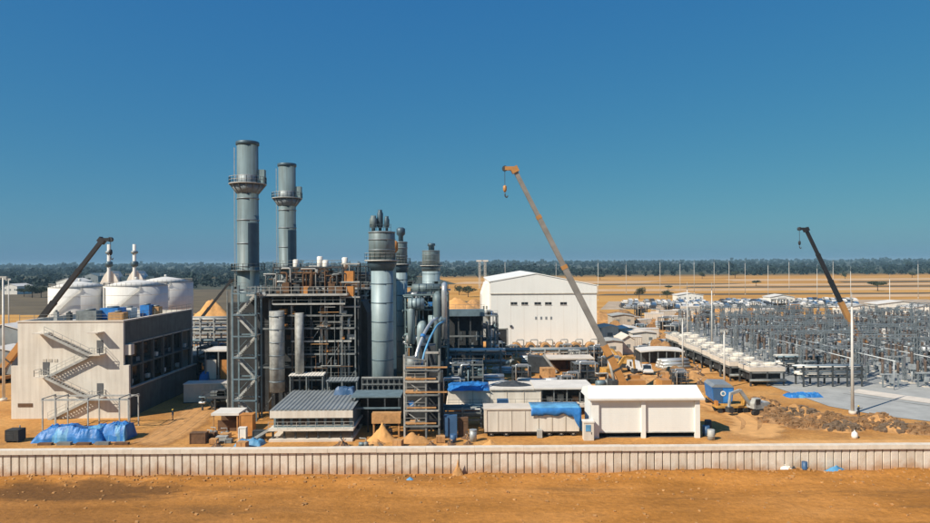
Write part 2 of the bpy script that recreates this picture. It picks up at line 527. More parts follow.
def sheet(name, poly, z, m):
    mb = MB(); mb._add([(x, y, z) for x, y in poly], [tuple(range(len(poly)))])
    return solo(mb, name, m, None, None, kind='structure')
def soft_mat(m):
    """the same soil, worn thin towards the edges of a track"""
    k = MATS[m].copy(); k.name = m + '_soft'; MATS[m + '_soft'] = k
    n, l = k.node_tree.nodes, k.node_tree.links
    a = n.new('ShaderNodeAttribute'); a.attribute_name = 'soft'
    g = n.new('ShaderNodeNewGeometry'); t = n.new('ShaderNodeTexNoise'); t.inputs['Scale'].default_value = .9; t.inputs['Detail'].default_value = 5
    l.new(g.outputs['Position'], t.inputs['Vector'])
    ad = n.new('ShaderNodeMath'); ad.operation = 'ADD'; l.new(a.outputs['Fac'], ad.inputs[0]); l.new(t.outputs['Fac'], ad.inputs[1])
    mr = n.new('ShaderNodeMapRange'); mr.inputs[1].default_value = .55; mr.inputs[2].default_value = 1.25; l.new(ad.outputs[0], mr.inputs[0])
    tr = n.new('ShaderNodeBsdfTransparent'); mx = n.new('ShaderNodeMixShader')
    out = n['Material Output']; b = n['Principled BSDF']
    l.new(mr.outputs[0], mx.inputs[0]); l.new(tr.outputs[0], mx.inputs[1]); l.new(b.outputs[0], mx.inputs[2]); l.new(mx.outputs[0], out.inputs['Surface'])
_sz = [0]
def strip(name, pts, w, z, m, seg=16, taper=True):
    """a curved track along ground points"""
    _sz[0] += 1; z += _sz[0] * .0042
    P = [Vector((p[0], p[1], 0)) for p in pts]
    path = []
    for i in range(len(P) - 1):
        p0, p1, p2, p3 = P[max(i - 1, 0)], P[i], P[i + 1], P[min(i + 2, len(P) - 1)]
        for k in range(seg):
            t = k / seg
            path.append(.5 * ((2 * p1) + (p2 - p0) * t + (2 * p0 - 5 * p1 + 4 * p2 - p3) * t * t + (3 * p1 - p0 - 3 * p2 + p3) * t ** 3))
    path.append(P[-1])
    mb = MB(); v = []; soft = []
    if taper and m + '_soft' not in MATS: soft_mat(m)
    for i, p in enumerate(path):
        d = (path[min(i + 1, len(path) - 1)] - path[max(i - 1, 0)]).normalized()
        nrm = Vector((-d.y, d.x, 0))
        q = i / (len(path) - 1)
        tp_ = min(1, q * 7 + .04, (1 - q) * 7 + .04) ** .7 if taper else 1
        wa, wb = [w / 2 * tp_ * (1 + .2 * noise.noise((i * .45, w, k_)) + .12 * noise.noise((i * 1.9, w, k_))) for k_ in (1, 9)] if taper else (w / 2, w / 2)
        end = min(1, q * 6, (1 - q) * 6) if taper else 1
        for f_, a_ in ((wa, 0), (wa * .5, 1), (-wb * .5, 1), (-wb, 0)):
            v.append(p + nrm * f_ + Vector((0, 0, z))); soft.append(a_ * end)
    mb._add(v, [(4 * i + k, 4 * i + k + 1, 4 * i + k + 5, 4 * i + k + 4) for i in range(len(path) - 1) for k in range(3)])
    o = solo(mb, name, (m + '_soft') if taper else m, None, None, kind='structure')
    if taper:
        at_ = o.data.attributes.new('soft', 'FLOAT', 'POINT')
        at_.data.foreach_set('value', soft)
    return o

# tracks of pale, driven sand, with darker wheel ruts
trackA = [gp(137, 446.5), gp(165, 437), gp(195, 416), gp(216, 398), gp(226, 385)]
trackA = [(x, y) for x, y in trackA]
strip('dirt_track', trackA, 7.5, .045, 'track_soil')
for k, off in enumerate((-1.9, -.2, 1.7)):
    strip('wheel_rut', [(x + off, y) for x, y in trackA], .7, .051, 'dirt')
trackB = [(37, 90.5), (42, 95), (45, 101), (45, 108), (42, 120), (40, 140), (44, 158)]
strip('dirt_track', trackB, 9.5, .045, 'sand_bright')
for off in (-2.0, .5):
    strip('wheel_rut', [(x + off, y) for x, y in trackB[1:]], .7, .051, 'dirt')
strip('dirt_track', [(28, 88.2), (48, 88.5), (72, 89), (100, 91)], 3.4, .056, 'sand_bright')
strip('dirt_track', [(20, 128), (34, 140), (48, 146), (70, 150)], 8, .034, 'sand_bright')
# concrete pad and switchyard surface
sheet('switchyard_gravel', [(63, 128), (200, 118), (260, 118), (260, 262), (84, 262), (70, 180)], .040, 'gravel')
sheet('concrete_slab', [(60.5, 133), (62, 111), (66, 104.5), (73, 99), (100, 96.5), (150, 96.5), (150, 126), (100, 128)], .058, 'concrete')
strip('slab_road', [(74, 124), (84, 112), (96, 105), (120, 101)], 4.5, .066, 'pale_concrete', taper=False)
strip('slab_kerb', [(70.5, 121.5), (80.5, 109.5), (92, 102.5), (112, 98.6)], .4, .075, 'concrete', taper=False)
strip('yard_road', [(112, 204), (150, 206), (230, 208)], 6, .055, 'sand_bright')
sheet('pale_apron', [(150, 268), (300, 262), (340, 305), (160, 300)], .01, 'field_pale')
sheet('car_park', [(70, 338), (260, 338), (290, 408), (90, 408)], .01, 'parking_dirt')
sheet('field', [(-600, 330), (-98, 330), (-55, 420), (-70, 640), (-900, 640)], .012, 'field_brown')
sheet('field', [(-55, 420), (-98, 330), (-30, 330), (6, 420)], .018, 'field_brown')
for (x0, x1, y0, y1) in ((40, 420, 545, 580), (150, 700, 650, 690), (330, 900, 800, 870), (-20, 200, 760, 830), (260, 560, 440, 462)):
    sheet('field', [(x0, y0), (x1, y0 - 8), (x1 + 60, y1), (x0 + 20, y1 + 10)], .012, 'field_pale')
for (x0, x1, y0, y1) in ((200, 640, 600, 622), (60, 260, 690, 720), (420, 1000, 720, 760), (90, 330, 480, 492)):
    sheet('field', [(x0, y0), (x1, y0 - 8), (x1 + 60, y1), (x0 + 20, y1 + 10)], .018, 'field_brown')

sheet('scrub_ground', [(-900, 641), (-70, 641), (-10, 760), (-60, 1150), (-1500, 1150)], .024, 'scrub')
# far terrain and woods
mb = MB()
def hill(a, b):
    x = -9000 + 18000 * a; y = 2300 + 6500 * b
    t = min(1, b * 2.2)
    return (x, y, -1 + t * (24 + 9 * noise.noise((x * .0006, y * .0004, 2)) + 5 * noise.noise((x * .002, y * .001, 5))))
mb.grid(120, 14, hill)
MATS['ground_wood'] = mat('ground_wood', (.06, .065, .04), .95, var=.4, scale=.01)
solo(mb, 'hills', 'ground_wood', None, None, kind='structure')

def hill_z(x, y):
    b = (y - 2300) / 6500
    if b <= 0: return 0
    t = min(1, b * 2.2)
    return -1 + t * (24 + 9 * noise.noise((x * .0006, y * .0004, 2)) + 5 * noise.noise((x * .002, y * .001, 5)))

def leaf_cloud(V, Fc, cx, cy, cz, rx, ry, rz, n, size, rg):
    for _ in range(n):
        while True:
            a, b, c = rg.uniform(-1, 1), rg.uniform(-1, 1), rg.uniform(-1, 1)
            q = a * a + b * b + c * c
            if q <= 1 and (q > .35 or rg.random() < .4): break
        p = Vector((cx + a * rx, cy + b * ry, cz + c * rz))
        d = Vector((rg.gauss(0, 1), rg.gauss(0, 1), rg.gauss(0, 1))).normalized()
        e = d.orthogonal().normalized(); f_ = d.cross(e)
        s = size * rg.uniform(.6, 1.4)
        i = len(V)
        V += [tuple(p + e * s), tuple(p + f_ * s * .8), tuple(p - e * s), tuple(p - f_ * s * .8)]
        Fc.append((i, i + 1, i + 2, i + 3))

def woods(name, label, bands, seed):
    rg = random.Random(seed)
    V, Fc = [], []
    for (y0, y1, num, h0, h1, leaves, size, x0f, x1f) in bands:
        for _ in range(num):
            y = rg.uniform(y0, y1)
            x = rg.uniform(x0f, x1f) * y
            k = noise.noise((x * .004, y * .002, seed))
            if k < -.35: continue
            h = rg.uniform(h0, h1) * (1 + .45 * k + .35 * noise.noise((x * .015, y * .006, seed + 3))) * (1.5 if rg.random() < .06 else 1)
            z = hill_z(x, y)
            w = h * rg.uniform(.5, .85)
            for _c in range(3):
                leaf_cloud(V, Fc, x + rg.uniform(-.4, .4) * w, y + rg.uniform(-.4, .4) * w, z + h * rg.uniform(.3, .68), w * .62, w * .62, h * .36, leaves // 3, size * h / 10, rg)
    mb = MB(); mb.v = V; mb.f = Fc; mb.sm = [False] * len(Fc); mb.mi = [0] * len(Fc)
    return solo(mb, name, 'leaf_far', label, 'woodland', kind='stuff')
woods('woodland', 'dark belt of far woodland along the whole horizon', [
    (1080, 1300, 620, 6, 12, 42, 1.6, -1.0, 1.0),
    (1300, 1900, 1000, 7, 14, 33, 2.1, -.95, .95),
    (1900, 3000, 1300, 9, 15, 27, 2.7, -.9, .9),
    (3000, 5200, 1500, 11, 18, 18, 3.6, -.9, .9)], 5)
woods('woodland', 'scrubby woodland reaching nearer behind the white tanks at far left', [
    (640, 1090, 620, 5, 10, 42, 1.4, -.95, -.08)], 9)

def make_tree(h, w, seed, flat=1.0):
    rg = random.Random(seed)
    t = T('tree', '', 'tree', (0, 0, 0))
    mb = MB()
    mb.cyl((0, 0, -.2), (.1 * w * .1, 0, h * .5), h * .035, h * .02, 8)
    for k in range(6):
        a = k * 1.05 + rg.uniform(-.3, .3)
        mb.cyl((0, 0, h * rg.uniform(.28, .48)), (math.cos(a) * w * .33, math.sin(a) * w * .33, h * rg.uniform(.6, .8)), h * .014, h * .005, 6)
    part(mb, 'trunk', 'bark', t, local=True)
    V, Fc = [], []
    for k in range(15):
        a = rg.uniform(0, 6.28); r = w * .36 * math.sqrt(rg.random())
        leaf_cloud(V, Fc, math.cos(a) * r, math.sin(a) * r, h * (.62 + .2 * rg.uniform(-1, 1) * flat), w * .2, w * .2, h * .15 * flat, 70, w * .03, rg)
    c = MB(); c.v = V; c.f = Fc; c.sm = [False] * len(Fc); c.mi = [0] * len(Fc)
    part(c, 'crown', 'leaf', t, local=True)
    return t
tp = [make_tree(9, 12, 3, .55), make_tree(9, 9, 4), make_tree(8, 11, 8, .8)]
tree_used = [0, 0, 0]
def tree(kind, px, Y, sc, label, group=None):
    o = tp[kind] if not tree_used[kind] else copy_tree(tp[kind])
    tree_used[kind] += 1
    o.location = (XA(px, Y), Y, -.05); o.scale = (sc, sc, sc); o.rotation_euler.z = rnd(0, 6)
    o['label'] = label
    if group: o['group'] = group
    elif 'group' in o: del o['group']
tree(0, 877.5, 520, 1.15, 'lone dark flat-topped tree standing in the bare field at far right')
tree(2, 468, 470, 1.15, 'round dark tree beside the sand heap left of the white hall roof')
tree(1, 459, 500, .9, 'small dark tree just left of the round tree behind the hall')
tree(1, 639, 430, .95, 'dark tree at left of the pair behind the car park')
tree(2, 667, 440, .75, 'dark tree at right of the pair behind the car park')
for i, (px, Y, s) in enumerate(((24, 520, .95), (32, 500, 1.25), (41, 505, 1.2), (50, 530, .9))):
    tree(i % 3, px, Y, s, ['leftmost tree of the dark clump behind the left tank', 'second tree from the left in the dark clump behind the left tank',
         'third tree from the left in the dark clump behind the left tank', 'rightmost tree of the dark clump behind the left tank'][i], 'clump of dark trees behind the left tank')
for i, (px, Y, s) in enumerate(((756, 640, .8), (702, 900, 1.2), (735, 930, 1.5), (600, 880, 1.1), (845, 860, 1.0), (912, 900, 1.1), (668, 560, .6), (520, 840, 1.0))):
    tree(i % 3, px, Y, s, 'small dark tree scattered in the fields before the wood', 'scattered field trees')

# ------------------------------------------------------------------ perimeter wall
WY = 77.2
w = T('perimeter_wall', 'long cream concrete perimeter wall of upright panels under a flat cap', 'wall', (0, WY, 0))
part(MB().box(-80, 86, WY + .02, WY + .2, -.3, 2.62), 'backing', 'cream_dark', w)
pm = [MB().prism([(-.43, .0), (-.39, -.17), (.39, -.17), (.43, .0)], -.35, 2.58, 'z').mesh('wall_panel', k) for k in ('wall_concrete', 'wall_concrete_b', 'wall_concrete_c')]
pitch = .965
n = 0
x = -79.5
while x < 85.5:
    o = bpy.data.objects.new('wall_panel', random.choice(pm)); col.objects.link(o); o.parent = w
    o.location = (x, .012 + rnd(-.03, .0), rnd(-.03, .0)); o.rotation_euler = (rnd(-.006, .006), 0, rnd(-.02, .02))
    x += pitch
x = -80.2
cm = MB().box(-2.89, 2.89, -.42, .52, 2.62, 3.12).mesh('cap_stone', 'concrete_cap')
while x < 86:
    o = bpy.data.objects.new('cap_stone', cm); col.objects.link(o); o.parent = w
    o.location = (x + 2.9, rnd(-.012, .012), rnd(-.012, .012)); x += 5.8

# ------------------------------------------------------------------ control building at left
BX0, BX1, BY0, BY1, BZ = -73.0, -55.8, 106.0, 133.0, 15.7
b = T('control_building', 'four storey cream concrete building with a zigzag stair on its front', 'building', ((BX0 + BX1) / 2, (BY0 + BY1) / 2, 0))
part(MB().box(BX0, BX1, BY0, BY0 + .5, 8.6, BZ).box(BX0 - 1.1, BX1 + .9, BY0 - .03, BY0 + .47, -.1, 8.6), 'front_wall', 'cream', b)
part(MB().box(BX0, BX0 + .4, BY0 + .5, BY1, 0, BZ), 'left_wall', 'cream', b)
part(MB().box(BX0, BX1, BY1 - .4, BY1, 0, BZ), 'back_wall', 'cream', b)
part(MB().box(BX0 + .4, BX1 - .2, BY0 + .5, BY1 - .4, BZ - .9, BZ - .6), 'roof', 'concrete', b)
part(MB().box(BX0 - .12, BX1 + .12, BY0 - .12, BY0 + .55, BZ, BZ + .22).box(BX0 - .12, BX0 + .5, BY0 + .55, BY1, BZ, BZ + .22).box(BX1 - .5, BX1 + .12, BY0 + .55, BY1, BZ, BZ + .22), 'parapet_cap', 'pale_concrete', b)
part(MB().box(BX1 - .45, BX1, BY0 + .5, BY1 - .4, 11.9, BZ), 'upper_side_band', 'side_shade', b)  # right side painted near black in place of shade
part(MB().box(BX1 - .2, BX1 + .9, BY0 + .47, BY1 - .4, 0, 4.6), 'lower_side_wall', 'side_shade', b)
part(MB().box(BX1 - .2, BX1 + 1.0, BY0 + .47, BY0 + 1.6, 10.2, 11.9), 'side_return', 'cream', b)
part(MB().box(BX1 - 2.6, BX1 - 2.3, BY0 + .5, BY1 - .4, 4.6, 11.9), 'recessed_side_wall', 'steel_dark', b)
part(MB().box(BX1 - 2.3, BX1 + .3, BY0 + .5, BY1 - .4, 8.0, 8.3), 'gallery_deck', 'side_shade', b)
for k in range(7):
    y = BY0 + 2.0 + k * 3.85
    bar('side_column', (BX1 + .1, y, 4.6), (BX1 + .1, y, 11.9), .45, .45, 'side_shade', b)
for k in range(6):
    for z in (5.2, 8.9):
        y = BY0 + 2.6 + k * 3.85
        wv = part(MB().box(BX1 - 2.3, BX1 - 2.22, y, y + 2.4, z, z + 2.1), 'window', 'void_dark', b)
        part(MB().box(BX1 - 2.22, BX1 - 2.19, y + .1, y + 1.1, z + .1, z + 2.0).box(BX1 - 2.22, BX1 - 2.19, y + 1.3, y + 2.3, z + .1, z + 2.0), 'pane', 'glass_dark', wv)
for k in range(8):
    y = BY0 + 2.9 + k * 3.0; z = (5.0, 8.4)[k % 2]
    part(MB().box(BX1 - .9, BX1 - .3, y, y + .8, z, z + .7), 'air_conditioner', 'white_paint', b)
part(MB().box(BX1 + .3, BX1 + 1.0, BY0 + .5, BY1 - .4, 4.6, 4.78), 'side_ledge', 'cream_dark', b)
part(MB().box(BX1, BX1 + .25, BY0 + 1.62, BY1 - .4, 11.8, 12.0), 'side_ledge', 'cream_dark', b)
an = part(MB().box(BX1 - 5, BX1 + .9, BY1 + .02, BY1 + 17, -.05, 6.2), 'rear_annex', 'side_shade', b)
part(MB().box(BX1 - 5.2, BX1 + 1.1, BY1 + .02, BY1 + 17.2, 6.2, 6.45), 'annex_roof', 'concrete', an)
for k in range(4): part(MB().box(BX1 + .9, BX1 + .94, BY1 + 1.5 + k * 4, BY1 + 4 + k * 4, 2.6, 4.6), 'annex_window', 'glass_dark', an)
# zigzag outside stair
st = part(MB().box(-60.6, -58.9, BY0 - 1.9, BY0 - .04, 14.0, 14.15), 'outside_stair', 'pale_concrete', b)
LX, RX = -67.6, -60.4
lv = [14.1, 10.6, 7.1, 3.6, 0.1]
for i in range(4):
    xa, xb = (LX, RX) if i % 2 == 0 else (RX, LX)
    if i == 0: part(MB().box(LX - 2.0, LX, BY0 - 1.7, BY0 - .04, lv[0] - .2, lv[0]), 'landing', 'cream', st)
    za, zb = lv[i], lv[i + 1]
    s = 1 if xb > xa else -1
    ym0, ym1 = (BY0 - 1.7, BY0 - .92) if i % 2 == 0 else (BY0 - .9, BY0 - .12)
    fl = MB()
    fl.bar((xa, ym0 + .05, za - .15), (xb, ym0 + .05, zb - .15), .1, .38)
    fl.bar((xa, ym1 - .05, za - .15), (xb, ym1 - .05, zb - .15), .1, .38)
    for k in range(16):
        t = (k + .5) / 16
        xm, zm = xa + (xb - xa) * t, za + (zb - za) * t
        fl.box(xm - .2, xm + .2, ym0 + .1, ym1 - .1, zm - .06, zm)
    part(fl, 'flight', 'steel_light', st)
    rl = MB()
    for yy in (ym0 + .03,):
        for z in (.55, 1.05): rl.bar((xa, yy, za + z), (xb, yy, zb + z), .06)
        for k in range(6):
            t = k / 5; p = (xa + (xb - xa) * t, yy, za + (zb - za) * t)
            rl.bar(p, (p[0], yy, p[2] + 1.05), .05)
    part(rl, 'railing', 'steel_light', st)
    if i < 3:
        part(MB().box(min(xb, xb + s * 1.7), max(xb, xb + s * 1.7), BY0 - 1.75, BY0 - .04, zb - .2, zb), 'landing', 'cream', st)
        x2 = xb + s * 1.65
        part(MB().rail([(xb, BY0 - 1.7, zb), (x2, BY0 - 1.7, zb), (x2, BY0 - .1, zb)], 1.05, .8), 'railing', 'steel_light', st)
    dx = xb + s * .8
    dr = part(MB().box(dx - .5, dx + .5, BY0 - .07 - (.03 if zb < 8.5 else 0), BY0 - (.03 if zb < 8.5 else 0), zb, zb + 2.1), 'door', 'door_grey', b) if i < 3 else None
    if dr: part(MB().box(dx + .3, dx + .36, BY0 - .16, BY0 - .10, zb + .95, zb + 1.15), 'handle', 'steel_light', dr)
part(MB().box(-73.0, -70.6, BY0 - .09, BY0 - .03, 1.9, 2.5), 'vent_louvre', 'brown_rust', b)
for k in range(3): part(MB().box(-68.9 + k * .9, -68.3 + k * .9, BY0 - .06, BY0, 9.2, 9.7), 'wall_vent_or_mark', 'cream_dark', b)
part(MB().rail([(BX0 + .2, BY0 + .2, BZ + .22), (BX1 - .2, BY0 + .2, BZ + .22), (BX1 - .2, BY1 - .2, BZ + .22)], 1.0, 2.2), 'roof_railing', 'steel_grey', b)
# rooftop units (stand on the roof, liftable)
def roof_unit(x, y, dx, dy, h, m, label):
    t = T('rooftop_unit', label, 'air handler', (x, y, BZ - .6), group='units on the cream building roof')
    part(MB().box(-dx / 2, dx / 2, -dy / 2, dy / 2, .15, h), 'housing', m, t, local=True)
    part(MB().box(-dx / 2 + .1, -dx / 2 + .3, -dy / 2, dy / 2, 0, .15).box(dx / 2 - .3, dx / 2 - .1, -dy / 2, dy / 2, 0, .15), 'skid', 'steel_dark', t, local=True)
    part(MB().cyl((0, 0, h), (0, 0, h + .3), min(dx, dy) * .34, None, 14), 'fan_cowl', 'steel_grey', t, local=True)
roof_unit(XA(113, 118), 118, 3.2, 3, 2.1, 'tarp_blue', 'blue boxed unit at middle of the cream building roof')
roof_unit(XA(147, 124), 124, 1.7, 2.2, 2.2, 'tarp_blue', 'smaller blue boxed unit at the right edge of the cream building roof')
roof_unit(XA(118, 112), 112, 2.6, 1.6, 1.7, 'timber', 'brown boxed unit in front of the blue unit on the cream building roof')
roof_unit(XA(90, 116), 116, 3.6, 2.6, 1.8, 'steel_grey', 'long grey unit left of the blue unit on the cream building roof')
roof_unit(XA(128, 121), 121, 2.2, 2.2, 1.9, 'white_paint', 'white unit between the two blue units on the cream building roof')
roof_unit(XA(156, 125), 125, 1.6, 1.6, 1.8, 'timber', 'rightmost small tan unit on the cream building roof')
roof_unit(XA(69, 112), 112, .7, .7, 1.7, 'steel_dark', 'narrow dark vent cowl near the stair top on the cream building roof')
roof_unit(XA(56, 110), 110, .6, .6, 2.0, 'steel_light', 'narrow pale vent cowl at left of the cream building roof')

# open steel frame and blue tarpaulin pile in front of it
t = T('canopy_frame', 'pale bare steel canopy frame on posts behind the blue tarpaulin pile', 'frame', (-58.5, 99.5, 0))
fx = [XA(p, 99) for p in (46, 59, 91, 122, 131)]
for yy in (98, 101):
    for x in fx: bar('post', (x, yy, -.05), (x, yy, 4.6), .16, .16, 'steel_light', t)
    bar('beam', (fx[0] - .2, yy, 4.68), (fx[-1] + .2, yy, 4.68), .2, .24, 'steel_light', t)
for x in fx: bar('cross_beam', (x, 97.8, 4.88), (x, 101.2, 4.88), .14, .14, 'steel_light', t)

def tarp(x0, x1, y0, y1, h, seed, name, m, label, nx=90, ny=30, slots=None):
    mb = MB()
    def fn(a, b):
        x = x0 + (x1 - x0) * a; y = y0 + (y1 - y0) * b
        e = min(1, a * 9, (1 - a) * 9) * min(1, b * 5, (1 - b) * 5)
        top = h * (.74 + .30 * noise.noise((x * .28, y * .2, seed)) + .12 * noise.noise((x * .9, y * .5, seed + 3)))
        fold = .42 * abs(noise.noise((x * 1.1, y * .45 + x * .3, seed + 8))) + .22 * abs(noise.noise((x * 2.6 + y, y * 1.9, seed + 9)))
        ex = .3 * noise.noise((x * .8, y * .8, seed + 11)) * (1 - e)
        return (x + ex, y + ex, -.03 + (top + fold) * (e ** .55) * (1 if e > 0 else 0))
    mb.grid(nx, ny, fn, False)
    if slots:
        for i, f in enumerate(mb.f):
            c = mb.v[f[0]]
            mb.mi[i] = 1 if noise.noise((c[0] * .42, c[1] * .5, seed + 30)) + .5 * noise.noise((c[0] * 1.5, c[1] * 1.7, seed + 31)) > .24 else 0
        return solo(mb, name, slots, label, 'tarpaulin')
    return solo(mb, name, m, label, 'tarpaulin')
tarp(XA(35, 92.5), XA(106, 92.5), 91.2, 95.2, 2.3, 4, 'tarpaulin_pile', None, 'long crumpled bright blue tarpaulin over stacked material by the cream building', slots=['tarp_blue', 'tarp_pale'])
tarp(XA(102, 93), XA(128, 93), 92.0, 95.8, 2.5, 14, 'tarpaulin_pile', None, 'short blue tarpaulin heap at the right end of the long blue pile', slots=['tarp_blue', 'tarp_pale'])
for k in range(5):
    x = XA(40 + k * 19, 91)
    solo(MB().box(x, x + 1.9, 90.2, 90.8, -.03, .28 + .1 * (k % 2)), 'timber_sleeper', 'steel_grey' if k % 2 else 'brown_rust', 'low dark baulk lying along the front of the blue tarpaulin pile', 'baulk', 'baulks before the blue pile')
t = T('generator', 'small dark generator box at far left beside the blue tarpaulin pile', 'generator', (XA(14.5, 92.5), 92.5, 0))
part(MB().box(-.95, .95, -.8, .8, .2, 1.75), 'housing', 'casing_dark', t, local=True)
part(MB().box(-.85, -.65, -.7, .7, 0, .2).box(.65, .85, -.7, .7, 0, .2), 'skid', 'steel_dark', t, local=True)
part(MB().cyl((.5, .2, 1.75), (.5, .2, 2.2), .09), 'exhaust', 'steel_grey', t, local=True)
for k in range(5): part(MB().box(-.75, .2, -.83, -.8, .5 + k * .2, .6 + k * .2), 'louvre', 'steel_dark', t, local=True)

# ------------------------------------------------------------------ tanks and boilers behind
def tank(px, Y, r, ze, label):
    x = XA(px, Y)
    t = T('storage_tank', label, 'tank', (x, Y, 0), group='white storage tanks')
    part(MB().lathe([(r, -.1), (r, ze)], (0, 0, 0), 56), 'shell', 'tank_white', t, local=True)
    part(MB().lathe([(r + .12, 0), (r * .5, r * .13), (r * .08, r * .2), (0.001, r * .2)], (0, 0, ze), 56), 'roof', 'tank_white', t, local=True)
    for k in range(1, 6):
        z = ze * k / 6
        part(MB().lathe([(r + .02, z), (r + .05, z), (r + .05, z + .09), (r + .02, z + .09)], (0, 0, 0), 56), 'weld_band', 'roof_white', t, local=True)
    rl = MB(); pr = None
    for k in range(41):
        a = 2 * math.pi * k / 40; p = ((r - .2) * math.cos(a), (r - .2) * math.sin(a), ze + .05)
        if pr: rl.rail([pr, p], 1.1, 3, .07)
        pr = p
    part(rl, 'roof_railing', 'pole_pale', t, local=True)
    part(MB().cyl((0, 0, ze + r * .2), (0, 0, ze + r * .2 + .9), .45), 'vent', 'tank_white', t, local=True)
    sp = MB()                                        # spiral stair
    for k in range(60):
        a = math.pi * 1.1 + k / 60 * 1.9
        z = ze * k / 60
        sp.bar(((r + .05) * math.cos(a), (r + .05) * math.sin(a), z), ((r + .95) * math.cos(a), (r + .95) * math.sin(a), z), .3, .08)
        sp.bar(((r + .95) * math.cos(a), (r + .95) * math.sin(a), z), ((r + .95) * math.cos(a + .033), (r + .95) * math.sin(a + .033), z + ze / 60 + 1.0), .05)
    part(sp, 'spiral_stair', 'steel_light', t, local=True)
tank(79.5, 220, 9.1, 17.6, 'left white storage tank crossed by the dark crane boom')
tank(136, 222, 9.9, 17.9, 'middle white storage tank with a shallow cone roof')
tank(165.5, 264, 10.4, 17.9, 'right white storage tank set back behind the middle one')
solo(MB().box(XA(106, 216), XA(107.6, 216), 214, 216, 0, 17.5), 'stair_shaft', 'pole_pale', 'slim pale access shaft standing between the left and middle tanks', 'shaft')

def aux_boiler(px, label):
    Y = 300
    x = XA(px, Y)
    t = T('auxiliary_boiler', label, 'chimney', (x, Y, 0), group='slim white chimneys behind the tanks')
    part(MB().cyl((0, 0, 0), (0, 0, 34.4), .85, .75, 18), 'flue', 'tank_white', t, local=True)
    part(MB().lathe([(.9, 0), (1.5, .2), (1.5, 1.2), (.9, 1.4)], (0, 0, 30), 18), 'platform', 'stack_band', t, local=True)
    part(MB().lathe([(.95, 0), (1.6, .5), (1.6, 2.2), (.95, 2.6)], (.0, 0, 24.0), 18), 'damper', 'stack_blue', t, local=True)
    part(MB().prism([(-4.5, 0), (4.2, 0), (4.2, 16.5), (3, 19.5), (1.2, 22), (-1.2, 22), (-3, 19.5), (-4.5, 16.5)], .5, 7), 'boiler_house', 'roof_white', t, local=True)
    part(MB().box(-6, -4.6, 1, 5, 0, 17).box(4.3, 8, 2, 6, 0, 19.5), 'duct', 'stack_blue', t, local=True)
    part(MB().rail([(-4.4, .6, 19.8), (4, .6, 19.8)], 1.1, 1.6, .1), 'railing', 'steel_light', t, local=True)
aux_boiler(109, 'left slim white chimney with pale boiler house behind the tanks')
aux_boiler(134.5, 'right slim white chimney with pale boiler house behind the tanks')

def shed(name, x0, x1, y0, y1, h, rise, mw, mr_, label, group=None, door=None, over=.4):
    """gabled shed, ridge along y"""
    t = T(name, label, 'building', ((x0 + x1) / 2, (y0 + y1) / 2, 0), group=group)
    xm = (x0 + x1) / 2
    part(MB().prism([(x0, -.05), (x1, -.05), (x1, h), (xm, h + rise), (x0, h)], y0, y1), 'wall', mw, t)
    k = rise / (xm - x0)
    part(MB().prism([(x0 - over, h - over * k + .03), (xm, h + rise + .03), (x1 + over, h - over * k + .03), (x1 + over, h - over * k + .2), (xm, h + rise + .2), (x0 - over, h - over * k + .2)], y0 - over, y1 + over), 'roof', mr_, t)
    n = max(1, int((x1 - x0) / 3.2))
    for i in range(n):
        a = x0 + (x1 - x0) * (i + .25) / n; c = x0 + (x1 - x0) * (i + .75) / n
        part(MB().box(a + (c - a) * .2, c - (c - a) * .2, y0 - .05, y0, h * .45, h * .68), 'window' if i or not door else 'door', 'steel_grey', t)
    return t
xx, yy = at(12, 330, 165)[0], 165
shed('site_office', XA(-14, 160), XA(31, 160), 158, 172, 9.0, 1.6, 'roof_grey', 'roof_white', 'white-roofed grey site building left of the white tanks')
shed('site_office', XA(-16, 150), XA(17, 150), 148, 154, 5.5, .8, 'roof_grey', 'roof_white', 'lower grey hut in front of the white-roofed building at far left')
shed('warehouse', XA(56, 620), XA(74, 620), 620, 650, 9, 3, 'white_paint', 'roof_white', 'distant white-roofed warehouse left behind the left tank')
shed('warehouse', XA(82, 700), XA(98, 700), 700, 740, 13, 3, 'roof_grey', 'stack_steel', 'distant blue-grey roofed warehouse behind the crane boom')
shed('warehouse', XA(3, 560), XA(17, 560), 560, 580, 7, 2, 'roof_white', 'roof_white', 'distant pale warehouse at the far left edge')

